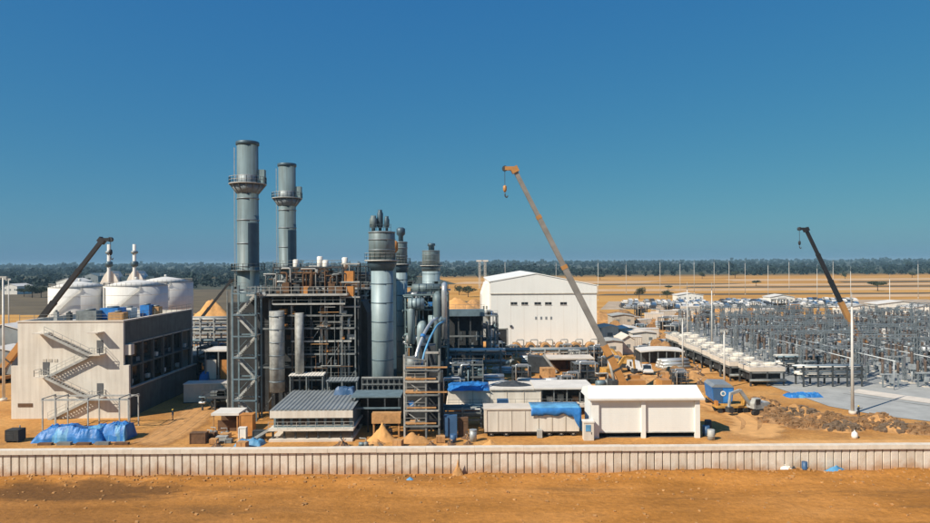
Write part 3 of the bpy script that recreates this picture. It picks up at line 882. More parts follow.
# ------------------------------------------------------------------ flue stacks
def stack(Y, label):
    x = -38.35
    t = T('flue_stack', label, 'chimney', (x, Y, 0), group='tall grey flue stacks')
    r = 1.86
    sh = part(MB().lathe([(r, -.1), (r, 33.5), (r * .98, 33.5), (r * .98, 46.6), (r * .9, 46.6), (r * .9, 45)], (0, 0, 0), 40), 'shell', 'stack_steel', t, local=True)
    for z in (4, 8, 12, 16, 20, 24.5, 28.5, 32.6, 36.4):
        part(MB().lathe([(r, 0), (r + .07, 0), (r + .07, .22), (r, .22)], (0, 0, z), 40), 'stiffener_ring', 'stack_band', sh, local=True)
    part(MB().lathe([(r + .02, 0), (r + .14, .1), (r + .14, .6), (r + .02, .7)], (0, 0, 45.9), 40), 'rim', 'stack_blue', t, local=True)
    part(MB().lathe([(r, 0), (r + .08, .02), (r + .08, 3.0), (r, 3.05)], (0, 0, 41.2 - 3.6), 40), 'collar', 'stack_band', t, local=True)
    # ring platform with tapered brackets
    z = 39.0
    part(MB().lathe([(r + .02, 0), (r + 1.35, 0), (r + 1.35, .16), (r + .02, .16)], (0, 0, z), 40), 'ring_platform', 'steel_light', t, local=True)
    br = MB()
    for k in range(14):
        a = 2 * math.pi * k / 14; c, s = math.cos(a), math.sin(a)
        br._add([((r) * c - .06 * s, r * s + .06 * c, z - 1.7), ((r + 1.3) * c - .06 * s, (r + 1.3) * s + .06 * c, z - .02), (r * c - .06 * s, r * s + .06 * c, z - .02),
                 ((r) * c + .06 * s, r * s - .06 * c, z - 1.7), ((r + 1.3) * c + .06 * s, (r + 1.3) * s - .06 * c, z - .02), (r * c + .06 * s, r * s - .06 * c, z - .02)],
                [(0, 1, 2), (5, 4, 3), (0, 3, 4, 1)])
    br.lathe([(r + .03, 0), (r + 1.0, 1.45)], (0, 0, z - 1.6), 40)
    part(br, 'bracket', 'stack_band', t, local=True)
    rl = MB(); pr = None
    for k in range(25):
        a = 2 * math.pi * k / 24; p = ((r + 1.3) * math.cos(a), (r + 1.3) * math.sin(a), z + .16)
        if pr: rl.rail([pr, p], 1.15, 3, .07)
        pr = p
    part(rl, 'railing', 'steel_light', t, local=True)
    part(MB().box(1.9, 3.1, -.6, .5, z + .16, z + 2.6), 'analyser_cabin', 'steel_teal', t, local=True)
    # lower platform
    part(MB().lathe([(r + .02, 0), (r + 1.0, 0), (r + 1.0, .14), (r + .02, .14)], (0, 0, 23.8), 30), 'lower_platform', 'steel_grey', t, local=True)
    rl = MB(); pr = None
    for k in range(21):
        a = 2 * math.pi * k / 20; p = ((r + .95) * math.cos(a), (r + .95) * math.sin(a), 23.9)
        if pr: rl.rail([pr, p], 1.15, 3, .07)
        pr = p
    part(rl, 'railing', 'steel_grey', t, local=True)
    ld = MB()
    for s in (-.22, .22): ld.bar((-r - .28, s - .6, 21), (-r - .28, s - .6, 45.5), .05)
    for k in range(60): ld.bar((-r - .28, -.82, 21 + k * .4), (-r - .28, -.38, 21 + k * .4), .04)
    part(ld, 'ladder', 'steel_light', t, local=True)
    # darker blue curved panel over part of the right flank
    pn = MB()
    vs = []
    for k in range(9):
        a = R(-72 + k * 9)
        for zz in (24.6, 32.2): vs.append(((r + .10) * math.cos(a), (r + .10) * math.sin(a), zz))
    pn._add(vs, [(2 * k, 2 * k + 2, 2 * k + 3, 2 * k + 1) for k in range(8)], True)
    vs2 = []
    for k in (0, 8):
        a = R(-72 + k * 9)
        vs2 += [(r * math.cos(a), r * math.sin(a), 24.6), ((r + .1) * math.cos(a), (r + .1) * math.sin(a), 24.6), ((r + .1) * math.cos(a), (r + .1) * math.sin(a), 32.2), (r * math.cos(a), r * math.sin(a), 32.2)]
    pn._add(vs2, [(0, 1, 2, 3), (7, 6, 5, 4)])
    part(pn, 'dark_blue_panel', 'stack_blue', t, 'dark blue panel on the right flank', local=True)
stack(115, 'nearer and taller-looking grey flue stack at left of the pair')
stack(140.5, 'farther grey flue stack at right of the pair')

# ------------------------------------------------------------------ heat recovery boilers
def boiler(Y0, label):
    u = T('boiler_house', label, 'boiler', (-26, Y0 + 5, 0))
    cs = part(MB().box(-36.2, -18.6, Y0 + 3.6, Y0 + 12, 0, 19.2), 'casing', 'casing_dark', u)
    part(MB().box(-40.4, -36.25, Y0 + 3.9, Y0 + 6.6, 0, 18.4), 'outlet_duct', 'casing_dark', u)
    for k in range(8):
        part(MB().box(-33.2 + k * 2.05, -33.0 + k * 2.05, Y0 + 3.35, Y0 + 3.6, 1, 19), 'stiffener', 'steel_dark', cs)
    zs = [3.9, 6.0, 8.1, 10.2, 12.3, 14.4, 16.5, 18.4]
    for x in (-33.8, -28.4, -25.2, -22.9, -20.4, -18.0): bar('column', (x, Y0, -.05), (x, Y0, 19.7), .2, .2, 'steel_dark' if x < -20.5 else 'steel_grey', u)
    for i, z in enumerate(zs):
        xa, xb = ((-29.2, -18.2), (-28.6, -17.8), (-33.8, -19.5), (-29.0, -18), (-28.4, -18.6), (-33.6, -18), (-29, -18.4), (-31.5, -19.6))[i]
        bar('beam', (xa, Y0 - .15, z), (xb, Y0 - .15, z), .16, .26, ('steel_grey', 'steel_light')[i % 3 == 1 or i == 7], u)
        part(MB().box(xa, xb, Y0 + .05, Y0 + 3.4, z - .02, z + .05), 'deck', 'steel_dark', u)
        if i % 2: part(MB().rail([(xa, Y0 - .05, z + .1), (xb, Y0 - .05, z + .1)], 1.05, 1.7, .05), 'railing', 'steel_grey', u)
    for k, (x_, z_) in enumerate(((-33.8, 0.), (-22.9, 8.1), (-20.4, 3.9), (-25.2, 12.3))):
        bar('brace', (x_, Y0 + .1, z_), (x_ + 2.6, Y0 + .1, z_ + 4), .12, .12, 'steel_grey', u)
    part(MB().box(-35.6, -19.2, Y0 - .5, Y0 + 11, 19.75, 20.05), 'top_deck', 'steel_light', u)
    part(MB().rail([(-35.5, Y0 + 9, 20.05), (-35.5, Y0 - .4, 20.05), (-19.3, Y0 - .4, 20.05)], 1.15, 1.8, .07), 'railing', 'steel_light', u)
    # insulated risers in front of the casing
    rs = MB().cyl((XA(276.5, Y0 - 1.4), Y0 - 1.4, 4.4), (XA(276.5, Y0 - 1.4), Y0 - 1.4, 17.4), 1.2, None, 24)
    r1 = part(rs, 'riser_duct', 'riser_lagging', u)
    for s_ in (-1, 1): bar('riser_leg', (XA(276.5, Y0 - 1.4) + s_ * .8, Y0 - 1.4, -.05), (XA(276.5, Y0 - 1.4) + s_ * .8, Y0 - 1.4, 4.4), .2, .2, 'steel_grey', u)
    bar('riser_leg', (XA(299, Y0 - 1.0), Y0 - 1.0, -.05), (XA(299, Y0 - 1.0), Y0 - 1.0, 6.8), .25, .25, 'steel_grey', u)
    for k in range(6): part(MB().lathe([(1.2, 0), (1.27, 0), (1.27, .15), (1.2, .15)], (XA(276.5, Y0 - 1.4), Y0 - 1.4, 6 + k * 2.1), 24), 'band', 'stack_band', r1)
    part(MB().cyl((XA(299, Y0 - 1.0), Y0 - 1.0, 6.8), (XA(299, Y0 - 1.0), Y0 - 1.0, 17.0), .72, None, 20), 'riser_duct', 'riser_lagging', u)
    for k, (x, r, z0, z1, m) in enumerate(((-23.8, .28, 3.5, 18, 'pipe_silver'), (-22.9, .2, 2, 18, 'steel_light'), (-20.4, .3, 4, 19, 'steel_light'), (-19.3, .22, 2, 16, 'pipe_silver'), (-28.6, .2, 0, 18, 'steel_light'), (-32.3, .25, 0, 19, 'steel_grey'))):
        part(MB().tube([(x, Y0 + 1.2, z0), (x, Y0 + 1.2, z1), (x, Y0 + 4.5, z1)], r), 'downcomer_pipe', m, u)
    for k in range(44):                                 # valves, boxes and insulation on the floors
        z = random.choice(zs[:-1]) + .2; x = rnd(-32.5, -19.5); s = rnd(.3, .8)
        part(MB().box(x, x + s * rnd(.7, 2), Y0 + .8, Y0 + .8 + s, z, z + s * rnd(.6, 1.6)), 'valve_box', random.choice(['steel_light', 'brown_rust', 'steel_grey', 'orange_box', 'steel_dark', 'timber', 'brown_rust']), u)
    # steam drums and headers on the roof
    for y, r, z in ((Y0 + 4, .95, 22.2), (Y0 + 7.5, .8, 21.8)):
        d = part(MB().cyl((-31, y, z), (-20, y, z), r, None, 20), 'steam_drum', 'steel_grey', u)
        for xx in (-29, -22): part(MB().box(xx - .2, xx + .2, y - .7, y + .7, 20.05, z - r * .6), 'saddle', 'steel_dark', d)
    steel_frame(u, [-31.8, -29, -26, -23, -20.4], [Y0 + 1.6, Y0 + 5.5], [22.0, 24.3], .2, 'steel_dark', 'steel_dark', True, back=True, z0=20.05, bh=.2, mrail='steel_grey')
    for k in range(24):
        x = rnd(-33, -19.6); z = rnd(20.1, 23.4)
        part(MB().tube([(x, Y0 + rnd(.5, 1.5), 20.05), (x, Y0 + 1.2, z + 1), (x + rnd(-2.5, 2.5), Y0 + 1.2, z + 1), (x + rnd(-2.5, 2.5), Y0 + 4, z + 1)], rnd(.09, .2), 8), 'roof_pipe', random.choice(['steel_light', 'steel_grey', 'steel_dark', 'brown_rust', 'brown_rust']), u)
    for k in range(34):
        x = rnd(-33, -20); s = rnd(.4, 1.1)
        part(MB().box(x, x + s, Y0 + rnd(.2, 1.0), Y0 + 2.2, 20.05, 20.05 + s * rnd(.6, 1.9)), 'roof_cabinet', random.choice(['steel_dark', 'casing_dark', 'casing_dark', 'steel_grey', 'orange_box', 'brown_rust', 'brown_rust']), u)
    for px, h in ((296, 25.7), (320, 26.2), (325.5, 25.6), (345, 26.0)):
        x = XA(px, Y0 + 3)
        s = part(MB().lathe([(.22, 20.05), (.22, h - 2.0), (.5, h - 1.7), (.5, h - .1), (.3, h)], (x, Y0 + 3, 0), 16), 'vent_silencer', 'white_paint', u)
    for k in range(16):                                 # scaffold poles hung on the front
        x = -28.2 + k * .62 + rnd(-.15, .15); z0 = rnd(1, 10)
        bar('scaffold_pole', (x, Y0 - .34, z0), (x, Y0 - .34, z0 + rnd(4, 9)), .07, .07, ('brown_rust', 'steel_light', 'steel_grey')[k % 3], u)
    for k in range(14):
        x = rnd(-28, -21); z = rnd(2, 18)
        bar('scaffold_board', (x, Y0 - .42, z), (x + rnd(1.5, 3.4), Y0 - .42, z), .3, .07, ('timber', 'brown_rust', 'steel_light')[k % 3], u)
    # inlet duct towards the turbine
    part(MB().prism([(-18.4, .0), (-18.4, 18.5), (-17.6, 18.5), (-16.7, 16.5), (-16.7, .0)], Y0 + 4.5, Y0 + 11), 'inlet_duct', 'casing_dark', u)
    return u
boiler(106.2, 'dark multi-storey boiler house with pale floor beams before the stacks')
boiler(132, 'second dark boiler house hidden behind the nearer one')

# orange boxes on brackets at the right of the boiler roof
t = T('box_tower', 'narrow steel tower holding two orange boxes at the right of the boiler roof', 'tower', (XA(349, 108), 108.5, 0))
ox0, ox1 = XA(343, 107.5), XA(358, 107.5)
for x in (ox0, ox1):
    for y in (107.4, 109.6): bar('column', (x, y, 0), (x, y, 25), .2, .2, 'steel_dark', t)
for z in (17.8, 19.4, 21.9, 24.9):
    bar('beam', (ox0 - .3, 107.28, z), (ox1 + .3, 107.28, z), .14, .22, 'steel_light', t)
    part(MB().box(ox0, ox1, 107.5, 109.5, z, z + .1), 'deck', 'steel_grey', t)
for z0, z1 in ((19.5, 21.2), (22.0, 23.7)):
    part(MB().box(ox0 + .2, ox0 + 1.7, 107.4, 109.0, z0, z1), 'orange_box', 'orange_box', t)

# stair tower at left of the boiler
def stair_tower(name, x0, x1, y0, y1, top, step, m, mf, label, land=.9):
    t = T(name, label, 'stair tower', ((x0 + x1) / 2, (y0 + y1) / 2, 0))
    for x in (x0, x1):
        for y in (y0, y1): bar('column', (x, y, -.05), (x, y, top + 1.1), .26, .26, m, t)
    n = int(top / step)
    for i in range(n):
        za, zb = i * step, (i + 1) * step
        a, b = (x0 + .2 + land, x1 - .2 - land)
        if i % 2: a, b = b, a
        # seen from the front, flights cross the bay
        f = MB()
        yf = y0 + .35 if i % 2 == 0 else y1 - 1.25
        xa, xb = (x1 - .25, x0 + .25) if i % 2 == 0 else (x0 + .25, x1 - .25)
        for yy in (yf, yf + .95): f.bar((xa, yy, za), (xb, yy, zb), .1, .34)
        for k in range(13):
            q = (k + .5) / 13
            xm, zm = xa + (xb - xa) * q, za + (zb - za) * q
            f.box(xm - .16, xm + .16, yf, yf + .95, zm - .04, zm + .02)
        fo = part(f, 'flight', mf, t)
        g = MB()
        g.bar((xa, yf, za + 1.0), (xb, yf, zb + 1.0), .06)
        part(g, 'handrail', m, fo)
        bar('beam', (x0, y0 - .16, zb - .1), (x1, y0 - .16, zb - .1), .14, .2, m, t)
        bar('beam', (x0, y1 + .16, zb - .1), (x1, y1 + .16, zb - .1), .14, .2, m, t)
        lx = (x0, x0 + land) if i % 2 == 0 else (x1 - land, x1)
        part(MB().box(lx[0], lx[1], y0, y1, zb - .06, zb + .02), 'landing', mf, t)
        part(MB().rail([(lx[0], y0, zb), (lx[1], y0, zb)], 1.05, .9, .05), 'railing', m, t)
    return t
stair_tower('stair_tower', XA(234, 104), XA(257, 104), 103.2, 106.0, 20.4, 3.4, 'steel_blue', 'steel_light', 'tall blue-grey steel stair tower with zigzag flights left of the boiler')
t = T('pipe_bridge', 'grey steel gallery joining the stair tower to the left pipe rack', 'pipe bridge', (-39.5, 104.6, 0))
part(MB().box(XA(226, 104), XA(243, 104), 106.3, 109, 20.6, 20.8), 'deck', 'steel_grey', t)
for px in (227, 231): bar('column', (XA(px, 106.6), 106.6, 0), (XA(px, 106.6), 106.6, 20.6), .2, .2, 'steel_grey', t)
part(MB().rail([(XA(226, 104), 106.4, 20.8), (XA(243, 104), 106.4, 20.8)], 1.1, 1.2), 'railing', 'steel_grey', t)

# ------------------------------------------------------------------ tall process columns
def column_vessel(px, Y, r, z_ring, z_top, m, label, topkit=True, wide=1.2):
    x = XA(px, Y)
    t = T('process_column', label, 'column', (x, Y, 0), group='tall blue-grey process columns')
    s = part(MB().cyl((0, 0, -.1), (0, 0, z_ring), r, None, 36), 'shell', m, t, local=True)
    k = 2.6
    while k < z_ring - 1:
        part(MB().lathe([(r, 0), (r + .05, 0), (r + .05, .13), (r, .13)], (0, 0, k), 36), 'seam_ring', 'stack_blue', s, local=True); k += 3.15
    part(MB().lathe([(r, -1.6), (r * wide + .25, -.5), (r * wide + .25, .0), (r * wide, .0)], (0, 0, z_ring), 36), 'transition', 'stack_blue', t, local=True)
    part(MB().lathe([(r * wide, 0), (r * wide + .7, 0), (r * wide + .7, .25), (r * wide, .25)], (0, 0, z_ring), 36), 'ring_platform', 'steel_light', t, local=True)
    up = part(MB().lathe([(r * wide, 0), (r * wide, z_top - z_ring - .4), (r * .95, z_top - z_ring)], (0, 0, z_ring), 36), 'upper_shell', 'stack_steel', t, local=True)
    for q in (.35, .7, .94):
        part(MB().lathe([(r * wide, 0), (r * wide + .08, 0), (r * wide + .08, .2), (r * wide, .2)], (0, 0, z_ring + (z_top - z_ring) * q), 36), 'seam_ring', 'stack_band', up, local=True)
    rl = MB(); pr = None
    for k in range(21):
        a = 2 * math.pi * k / 20; p = ((r * wide + .65) * math.cos(a), (r * wide + .65) * math.sin(a), z_ring + .25)
        if pr: rl.rail([pr, p], 1.1, 3, .06)
        pr = p
    part(rl, 'railing', 'steel_light', t, local=True)
    if topkit:
        for dx, dy, rr, h, m2 in ((-1.35, -.3, .65, 2.6, 'stack_steel'), (-.3, .2, .5, 3.6, 'stack_blue'), (.85, -.2, .45, 2.5, 'stack_blue')):
            part(MB().lathe([(rr * .5, 0), (rr * .5, .5), (rr, .8), (rr, h - .6), (rr * .7, h - .3), (rr * .7, h)], (dx, dy, z_top), 18), 'vent_silencer', m2, t, local=True)
        part(MB().rail([(-1.9, -.9, z_top), (1.6, -.9, z_top)], 1.1, .9, .07), 'top_railing', 'stack_blue', t, local=True)
    return t
column_vessel(382, 108.6, 1.82, 25.3, 30.3, 'column_blue', 'large pale blue column with silencers on top right of the boiler')
column_vessel(400.5, 134, 1.35, 24.6, 29.4, 'column_blue', 'slimmer blue column standing close behind the large one', False, 1.05)
column_vessel(431, 200, 2.7, 24, 28.8, 'column_blue', 'distant blue column right of the other two, before the field', False, 1.0)
t = T('elevator_mast', 'orange capped dark mast between the two blue columns', 'mast', (XA(394.5, 129), 129, 0))
part(MB().box(-.3, .3, -.3, .3, 0, 27.6), 'mast', 'stack_blue', t, local=True)
part(MB().lathe([(.3, 0), (.75, .5), (.75, 2.0), (.4, 2.4)], (0, 0, 27), 14), 'cap', 'orange_box', t, local=True)
x = XA(401, 134)
solo(MB().lathe([(.5, 28.5), (.5, 30.5), (.9, 30.9), (.9, 32.0), (.5, 32.3)], (x, 134, 0), 16), 'vent_hood', 'stack_blue', 'dark vent hood on top of the slimmer blue column', 'vent')
solo(MB().lathe([(.9, 28.2), (.9, 30), (1.2, 30.2), (1.2, 30.8), (.9, 31)], (XA(431.5, 200), 200, 0), 16), 'vent_hood', 'stack_blue', 'dark vent hood on top of the distant blue column', 'vent')

# ------------------------------------------------------------------ blue-grey process structure and dark filter house
def process_structure(x0, x1, y0, y1, zs, nx, m, label, pipes, seed, casing=True):
    rg = random.Random(seed)
    t = T('process_structure', label, 'steel structure', ((x0 + x1) / 2, (y0 + y1) / 2, 0))
    xs = [x0 + (x1 - x0) * i / (nx - 1) for i in range(nx)]
    steel_frame(t, xs, [y0, y1], zs, .26, m, 'steel_dark', True, brace=True)
    if casing: part(MB().box(x0 + .5, x1 - .4, y0 + (y1 - y0) * .45, y1 - .3, 0, zs[-1] - 1.0), 'equipment_casing', 'casing_dark', t)
    for k in range(pipes):
        x = rg.uniform(x0, x1); y = y0 + rg.uniform(-.6, 1.6); z = rg.uniform(1, zs[-1] * .9); z2 = rg.uniform(1, zs[-1] + 1)
        x2 = min(x1 + .5, max(x0 - .5, x + rg.uniform(-6, 6)))
        part(MB().tube([(x, y, z), (x, y, z2), (x2, y, z2), (x2, y + rg.uniform(1, 3), z2)], rg.uniform(.1, .3), 8), 'pipe', rg.choice(['steel_teal', 'pipe_silver', 'steel_light', 'steel_blue', 'steel_grey']), t)
    for k in range(pipes):
        z = rg.choice(zs) + .2; x = rg.uniform(x0, x1 - 1.2); s = rg.uniform(.4, 1.3)
        part(MB().box(x, x + s * rg.uniform(.8, 1.6), y0 + .5, y0 + .5 + s, z, z + s * rg.uniform(.6, 1.3)), 'equipment_box', rg.choice(['steel_teal', 'steel_light', 'steel_dark', 'pipe_silver', 'steel_blue', 'tarp_blue', 'steel_grey']), t)
    return t
ps = process_structure(XA(405, 130), XA(447, 130), 130, 140, [4.0, 8.2, 12.2, 15.6, 18.6], 4, 'steel_teal', 'blue-grey pipework structure right of the blue columns', 22, 21)
for (pa, pb, za, r_, yy, m_) in ((408, 424, 16.9, 1.1, 128.6, 'column_blue'), (428, 446, 13.6, 1.0, 128.7, 'column_blue'), (412, 440, 19.9, .8, 131, 'stack_steel'), (406, 430, 10.0, .7, 128.9, 'pipe_silver')):
    dv = part(MB().cyl((XA(pa, yy), yy, za), (XA(pb, yy), yy, za), r_, None, 20), 'horizontal_duct', m_, ps)
    for q_ in (.25, .5, .75): part(MB().cyl((XA(pa + (pb - pa) * q_, yy) - .08, yy, za), (XA(pa + (pb - pa) * q_, yy) + .08, yy, za), r_ + .06, None, 20), 'band', 'stack_blue', dv)
for (px_, z0_, z1_, r_, m_) in ((411, 9, 16.4, .7, 'column_blue'), (421, 3, 12.6, .9, 'column_blue'), (437, 4, 18.4, .75, 'stack_steel'), (444, 10, 20.4, .55, 'pipe_silver')):
    part(MB().tube([(XA(px_, 128.6), 128.4, z0_), (XA(px_, 128.6), 128.4, z1_), (XA(px_, 128.6), 131, z1_ + .2)], r_, 14), 'vertical_duct', m_, ps)
process_structure(XA(356, 119), XA(372, 119), 118.5, 122, [3, 6], 3, 'steel_dark', 'dark narrow steel structure between boiler and large blue column', 10, 22)
process_structure(XA(406, 165), XA(446, 165), 165, 180, [6, 11, 16, 19], 4, 'steel_teal', 'farther blue-grey structure below the distant blue column', 14, 23)

t = T('filter_house', 'black boxy filter house under a grey duct left of the white hall', 'building', (XA(463, 150), 154, 0))
part(MB().box(XA(444, 150), XA(482, 150), 150, 160, -.05, 12.8), 'housing', 'casing_dark', t)
part(MB().box(XA(446, 150), XA(484, 150), 147.5, 149.5, 12.8, 14.3), 'intake_duct', 'steel_blue', t)
for px in (447, 458, 470, 482): bar('column', (XA(px, 148.5), 148.5, 0), (XA(px, 148.5), 148.5, 12.8), .3, .3, 'steel_dark', t)
for z in (4, 8.2): bar('beam', (XA(446, 148), 148.2, z), (XA(483, 148), 148.2, z), .2, .35, 'steel_grey', t)
for k in range(6):
    part(MB().box(XA(448 + k * 5.5, 150), XA(451 + k * 5.5, 150), 149.9, 150, 2 + (k % 3) * 2.5, 4 + (k % 3) * 2.5), 'panel', random.choice(['steel_dark', 'steel_grey', 'brown_rust']), t)
part(MB().rail([(XA(446, 148), 147.6, 14.3), (XA(484, 148), 147.6, 14.3)], 1.1, 2), 'railing', 'steel_grey', t)

# bent exhaust pipe over the front scaffold tower
t = T('bent_pipe', 'shiny white bent pipe curving down over the front scaffold tower', 'pipe', (XA(418, 99), 99, 0))
pts = [(XA(431, 104), 104, at(431, 322, 104)[1]), (XA(424, 101), 101, at(424, 333, 101)[1]), (XA(417, 99), 99, at(417, 350, 99)[1]), (XA(413.5, 98), 98, at(413.5, 367, 98)[1])]
pts = [(XA(437, 105), 105, at(437, 319, 105)[1])] + pts
part(MB().tube(pts, .26, 12, 3), 'pipe_run', 'pipe_silver', t)
a_ = [Vector(q) + Vector((1.0, 0, -.5)) for q in pts]
part(MB().tube(a_, .16, 10, 3), 'pipe_run', 'tarp_pale', t)
a, c = Vector(pts[2]), Vector(pts[3])
part(MB().cyl(a.lerp(c, .15), a.lerp(c, .3), .4, None, 14), 'blue_sleeve', 'tarp_blue', t)
part(MB().tube([pts[4], (pts[4][0], 98, 5), (pts[4][0], 98, 0)], .24, 10), 'riser', 'steel_light', t)
part(MB().box(XA(402, 97), XA(442, 97), 97.2, 99.4, 0, 8.6), 'equipment_casing', 'casing_dark', t)
part(MB().box(XA(418, 99), XA(434, 99), 100, 103.2, 9.2, 12.2), 'equipment_hood', 'steel_dark', t)
part(MB().cyl((XA(407, 99), 97.5, 9.9), (XA(418, 99), 97.5, 9.9), 1.1, None, 18), 'drum', 'steel_grey', t)
for px in (409, 416): bar('drum_leg', (XA(px, 99), 97.5, 0), (XA(px, 99), 97.5, 9), .25, .25, 'steel_grey', t)

# front scaffold tower
t = T('scaffold_tower', 'pale grey steel scaffold tower behind the wall left of centre', 'scaffold', (XA(420, 92), 93.5, 0))
cx = [XA(403.5, 92), XA(425, 92), XA(438, 92)]
tops = [12.0, 12.4, 12.4]
for y in (92, 95):
    for x, z in zip(cx, tops): bar('column', (x, y, -.05), (x, y, z), .24, .24, 'steel_light' if x < -8 and y < 93 else 'steel_grey', t)
for z in (1.9, 4.1, 6.3, 8.2, 9.8):
    bar('beam', (cx[0], 91.8, z), (cx[2], 91.8, z), .14, .22, 'steel_light' if z in (4.1, 8.2) else 'steel_grey', t)
    part(MB().box(cx[0] + .3, cx[2] + (1.2 if z in (6.3, 9.8) else -.4), 91.86, 91.9, z + .3, z + .52), 'toe_board', 'timber', t)
    bar('beam', (cx[0], 95.2, z), (cx[2], 95.2, z), .16, .26, 'steel_grey', t)
    for x in cx: bar('cross_beam', (x, 92.1, z - .3), (x, 94.9, z - .3), .16, .2, 'steel_grey', t)
    part(MB().box(cx[0], cx[1] - .2, 92.1, 94.9, z + .15, z + .2), 'deck', random.choice(['timber', 'steel_grey']), t)
    part(MB().rail([(cx[0], 91.9, z + .15), (cx[1], 91.9, z + .15)], 1.0, 1.2, .05), 'railing', 'steel_light', t)
bar('beam', (cx[1], 91.8, 12.3), (cx[2], 91.8, 12.3), .16, .3, 'steel_light', t)
bar('beam', (cx[0], 91.8, 11.7), (cx[1], 91.8, 11.2), .14, .2, 'steel_grey', t)
for i, z in enumerate((1.9, 4.1, 6.3)):
    a, c = (cx[0], cx[1]) if i % 2 else (cx[1], cx[0])
    bar('brace', (a, 92.05, z), (c, 92.05, z + 2.2), .12, .12, 'steel_light', t)
part(MB().box(cx[0] + .5, cx[0] + 1.3, 92.3, 93.2, 4.3, 5.2), 'blue_bundle', 'tarp_blue', t)

# ------------------------------------------------------------------ low module with corrugated roof
def corrugated(x0, x1, y0, y1, z0, z1, pitch=.5, h=.09, th=.1):
    mb = MB(); v = []; xs = []
    n = int((x1 - x0) / pitch * 4)
    prof = [0, 0, h, h]
    for i in range(n + 1):
        xs.append((x0 + (x1 - x0) * i / n, prof[i % 4]))
    for x, d in xs: v += [(x, y0, z0 + d), (x, y1, z1 + d), (x, y0, z0 + d - th), (x, y1, z1 + d - th)]
    fs = []
    for i in range(n):
        a, c = 4 * i, 4 * i + 4
        fs += [(a, c, c + 1, a + 1), (a + 2, a + 3, c + 3, c + 2), (a, a + 2, c + 2, c), (a + 1, c + 1, c + 3, a + 3)]
    fs += [(0, 1, 3, 2), (4 * n, 4 * n + 2, 4 * n + 3, 4 * n + 1)]
    return mb._add(v, fs)
t = T('equipment_module', 'low module on stilts with a grey ribbed roof and pale fascia', 'module', (XA(311, 92), 97, 0))
x0, x1 = XA(272, 92), XA(351, 92)
part(corrugated(x0 - .3, x1 + .2, 91.6, 103.6, 4.35, 4.75, .62, .1), 'roof', 'roof_grey', t)
part(MB().box(x0 - .3, x1 + .2, 91.5, 91.62, 3.25, 4.25), 'fascia', 'cream', t)
part(MB().box(x0, x1, 92.4, 103, 1.7, 3.9), 'wall', 'steel_blue', t)
for k in range(9):
    xa = x0 + .3 + k * 1.2
    wv = part(MB().box(xa, xa + .8, 92.33, 92.4, 2.1, 3.0), 'window', 'glass_dark', t)
    part(MB().box(xa - .05, xa + .85, 92.30, 92.36, 2.0, 2.1), 'sill', 'steel_light', wv)
part(MB().box(x0 - .5, x1 + .3, 91.3, 103, 1.45, 1.72), 'floor_deck', 'cream', t)
part(MB().rail([(x0 - .5, 91.4, 1.72), (x1 + .3, 91.4, 1.72)], 1.0, 1.2, .05), 'railing', 'steel_light', t)
for k in range(8):
    x = x0 + k * (x1 - x0) / 7
    for y in (92, 97, 102): bar('stilt', (x, y, -.05), (x, y, 1.45), .25, .25, 'steel_dark', t)
part(MB().box(x0 - .4, x1 + .2, 91.2, 103, -.06, .28), 'base_slab', 'pale_concrete', t)
f = MB()
for yy in (91.4, 92.2): f.bar((x0 - 3.0, yy, .1), (x0 - .4, yy, 1.65), .1, .3)
for k in range(7): f.box(x0 - 2.9 + k * .38, x0 - 2.6 + k * .38, 91.4, 92.2, .1 + k * .235, .16 + k * .235)
part(f, 'stair', 'steel_light', t)

def lean_roof(name, xa, xb, ya, yb, za, zb, m, label, posts=True):
    t = T(name, label, 'shelter', ((xa + xb) / 2, (ya + yb) / 2, 0))
    part(corrugated(xa, xb, ya, yb, za, zb, .5, .07), 'roof', m, t)
    for x in (xa + .2, (xa + xb) / 2, xb - .2):
        bar('post', (x, ya + .2, -.05), (x, ya + .2, za - .1), .18, .18, 'steel_grey', t)
        bar('post', (x, yb - .2, -.05), (x, yb - .2, zb - .1), .18, .18, 'steel_grey', t)
    bar('beam', (xa, ya + .35, za - .22), (xb, ya + .35, za - .22), .12, .2, 'steel_grey', t)
    return t
lean_roof('lean_to', XA(324, 103), XA(356, 103), 103.9, 105.6, 6.2, 6.5, 'roof_grey', 'narrow grey lean-to roof behind the ribbed module roof')
lean_roof('lean_to', XA(288, 104), XA(323, 104), 103.9, 105.8, 7.1, 7.3, 'roof_white', 'narrow pale lean-to roof at the foot of the boiler')
tarp(XA(332, 100), XA(353, 100), 100.2, 102.8, 1.1, 33, 'tarpaulin_cover', 'barrel_blue', 'dull blue sheet lying on the right back of the ribbed module roof', 20, 10)
bpy.data.objects['tarpaulin_cover'].location.z = 4.66

t = T('pipe_shelter', 'dark low shelter with thin grey roof right of the ribbed module', 'shelter', (XA(368, 97), 98, 0))
part(MB().box(XA(350, 96), XA(400, 96), 96, 101, 5.1, 5.3), 'roof', 'steel_blue', t)
for px in (352, 367, 384, 398): bar('post', (XA(px, 96.2), 96.2, -.05), (XA(px, 96.2), 96.2, 5.1), .2, .2, 'steel_dark', t)
part(MB().box(XA(354, 98), XA(398, 98), 100, 100.5, 0, 5), 'back_wall', 'casing_dark', t)
bar('beam', (XA(350, 96), 95.9, 3.6), (XA(400, 96), 95.9, 3.6), .15, .25, 'steel_blue', t)
t = T('mesh_pen', 'grey barred equipment pen at the foot of the large blue column', 'pen', (XA(384, 104), 105, 0))
x0, x1 = XA(361, 104), XA(404, 104)
for z in (4.2, 5.6, 6.7): bar('rail', (x0, 104, z), (x1, 104, z), .12, .2, 'steel_light' if z > 6 else 'steel_grey', t)
for k in range(9): bar('post', (x0 + (x1 - x0) * k / 8, 104.1, 0), (x0 + (x1 - x0) * k / 8, 104.1, 6.7), .12, .12, 'steel_grey', t)
